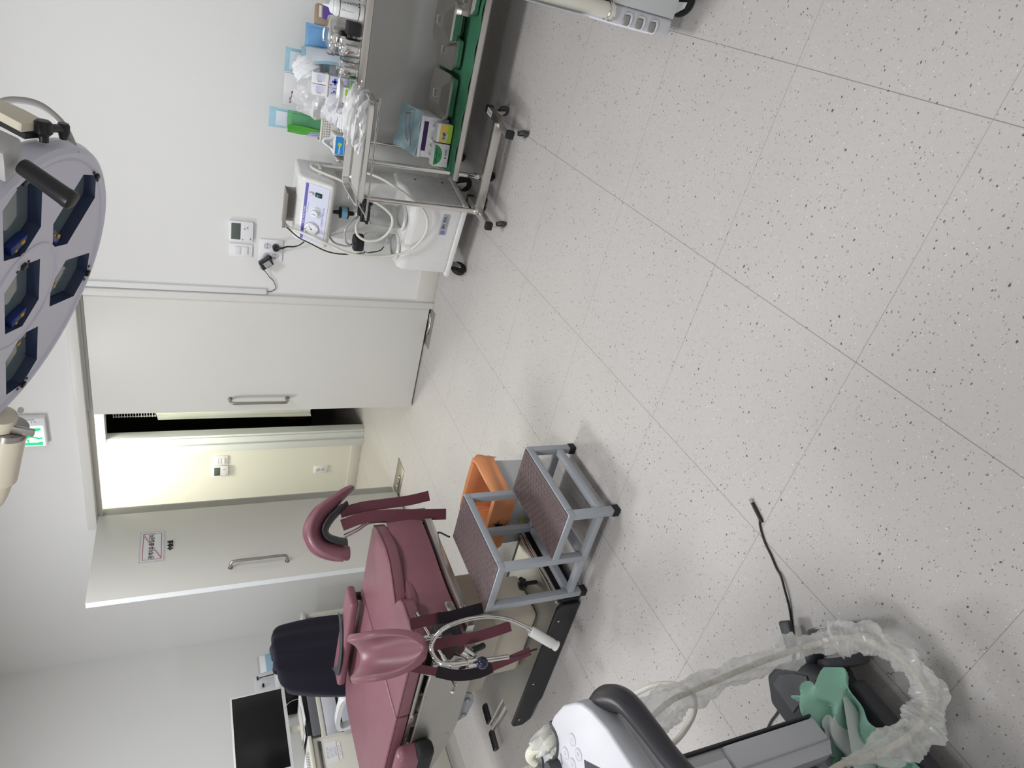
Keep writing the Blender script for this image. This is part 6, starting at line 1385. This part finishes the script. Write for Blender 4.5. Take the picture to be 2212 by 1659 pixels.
# ------------------------------------------------------------------ white equipment cart at the upper right of the picture
ec = thing('equipment_cart', 'white vented equipment cart on black casters cut by the picture edge', 'equipment cart', (0.22, 2.35, 0))
M_ec = mat('cart_grey', (0.58, 0.60, 0.61), 0.4, noise=0.01)
part('bumper', MB().bb((-0.018, 2.100, 0.092), (0.034, 2.62, 0.86), 0.012, 3), M_us, ec, world=ec)
part('front_panel', MB().bb((0.034, 2.098, 0.096), (0.52, 2.13, 0.335), 0.003), M_ec, ec, world=ec)
part('body', MB().bb((0.036, 2.13, 0.094), (0.52, 2.62, 0.86), 0.005), M_ec, ec, world=ec)
part('inner_cavity', MB().bb((0.036, 2.122, 0.335), (0.52, 2.131, 0.86)), M_black, ec, world=ec)
part('front_panel', MB().bb((0.095, 2.098, 0.335), (0.52, 2.131, 0.90), 0.003), M_ec, ec, world=ec)
part('cavity_screw', MB().cyl((0.062, 2.121, 0.40), (0.062, 2.112, 0.40), 0.005, n=12).cyl((0.062, 2.121, 0.352), (0.062, 2.112, 0.352), 0.004, n=12), M_alu, ec, world=ec)
for k in range(3):
    z = 0.168 + k * 0.050
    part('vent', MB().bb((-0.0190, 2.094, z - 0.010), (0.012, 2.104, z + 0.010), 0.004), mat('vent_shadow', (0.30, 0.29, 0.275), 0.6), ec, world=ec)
    part('vent_rib', MB().tube([(0.016, 2.096, z + 0.008), (0.016, 2.095, z - 0.012), (-0.006, 2.096, z - 0.016), (-0.020, 2.12, z - 0.013), (-0.021, 2.30, z - 0.01), (-0.021, 2.55, z - 0.01)], 0.0042, 8), M_us, ec, world=ec)
tubec = MB().lathe([(0, 0.33), (0.022, 0.33), (0.0235, 0.335), (0.0235, 0.66), (0.022, 0.665), (0, 0.665)], (0.010, 2.090, 0), (0, 0, 1), 28)
part('paper_roll', tubec, M_ivory, ec, world=ec)
part('roll_holder', MB().torus((0.010, 2.090, 0.350), 0.0245, 0.003, n=30, m=6).tube([(0.034, 2.10, 0.332), (0.020, 2.072, 0.331), (-0.012, 2.075, 0.331), (-0.016, 2.10, 0.331)], 0.0035, 8), M_chrome, ec, world=ec)
part('clear_guard', MB().bb((-0.022, 2.062, 0.42), (-0.0185, 2.30, 0.90), 0.001), film('guard_film', (0.72, 0.76, 0.76), 0.45, 0.1), ec, world=ec)
for x, y, a in ((0.070, 2.165, -0.3), (0.45, 2.17, 0.4), (0.07, 2.55, 0.6), (0.45, 2.55, 2.0)):
    caster(ec, x - ec.location.x, y - ec.location.y, 0.044, 0.030, 0.098, a, M_rubber, M_alu)
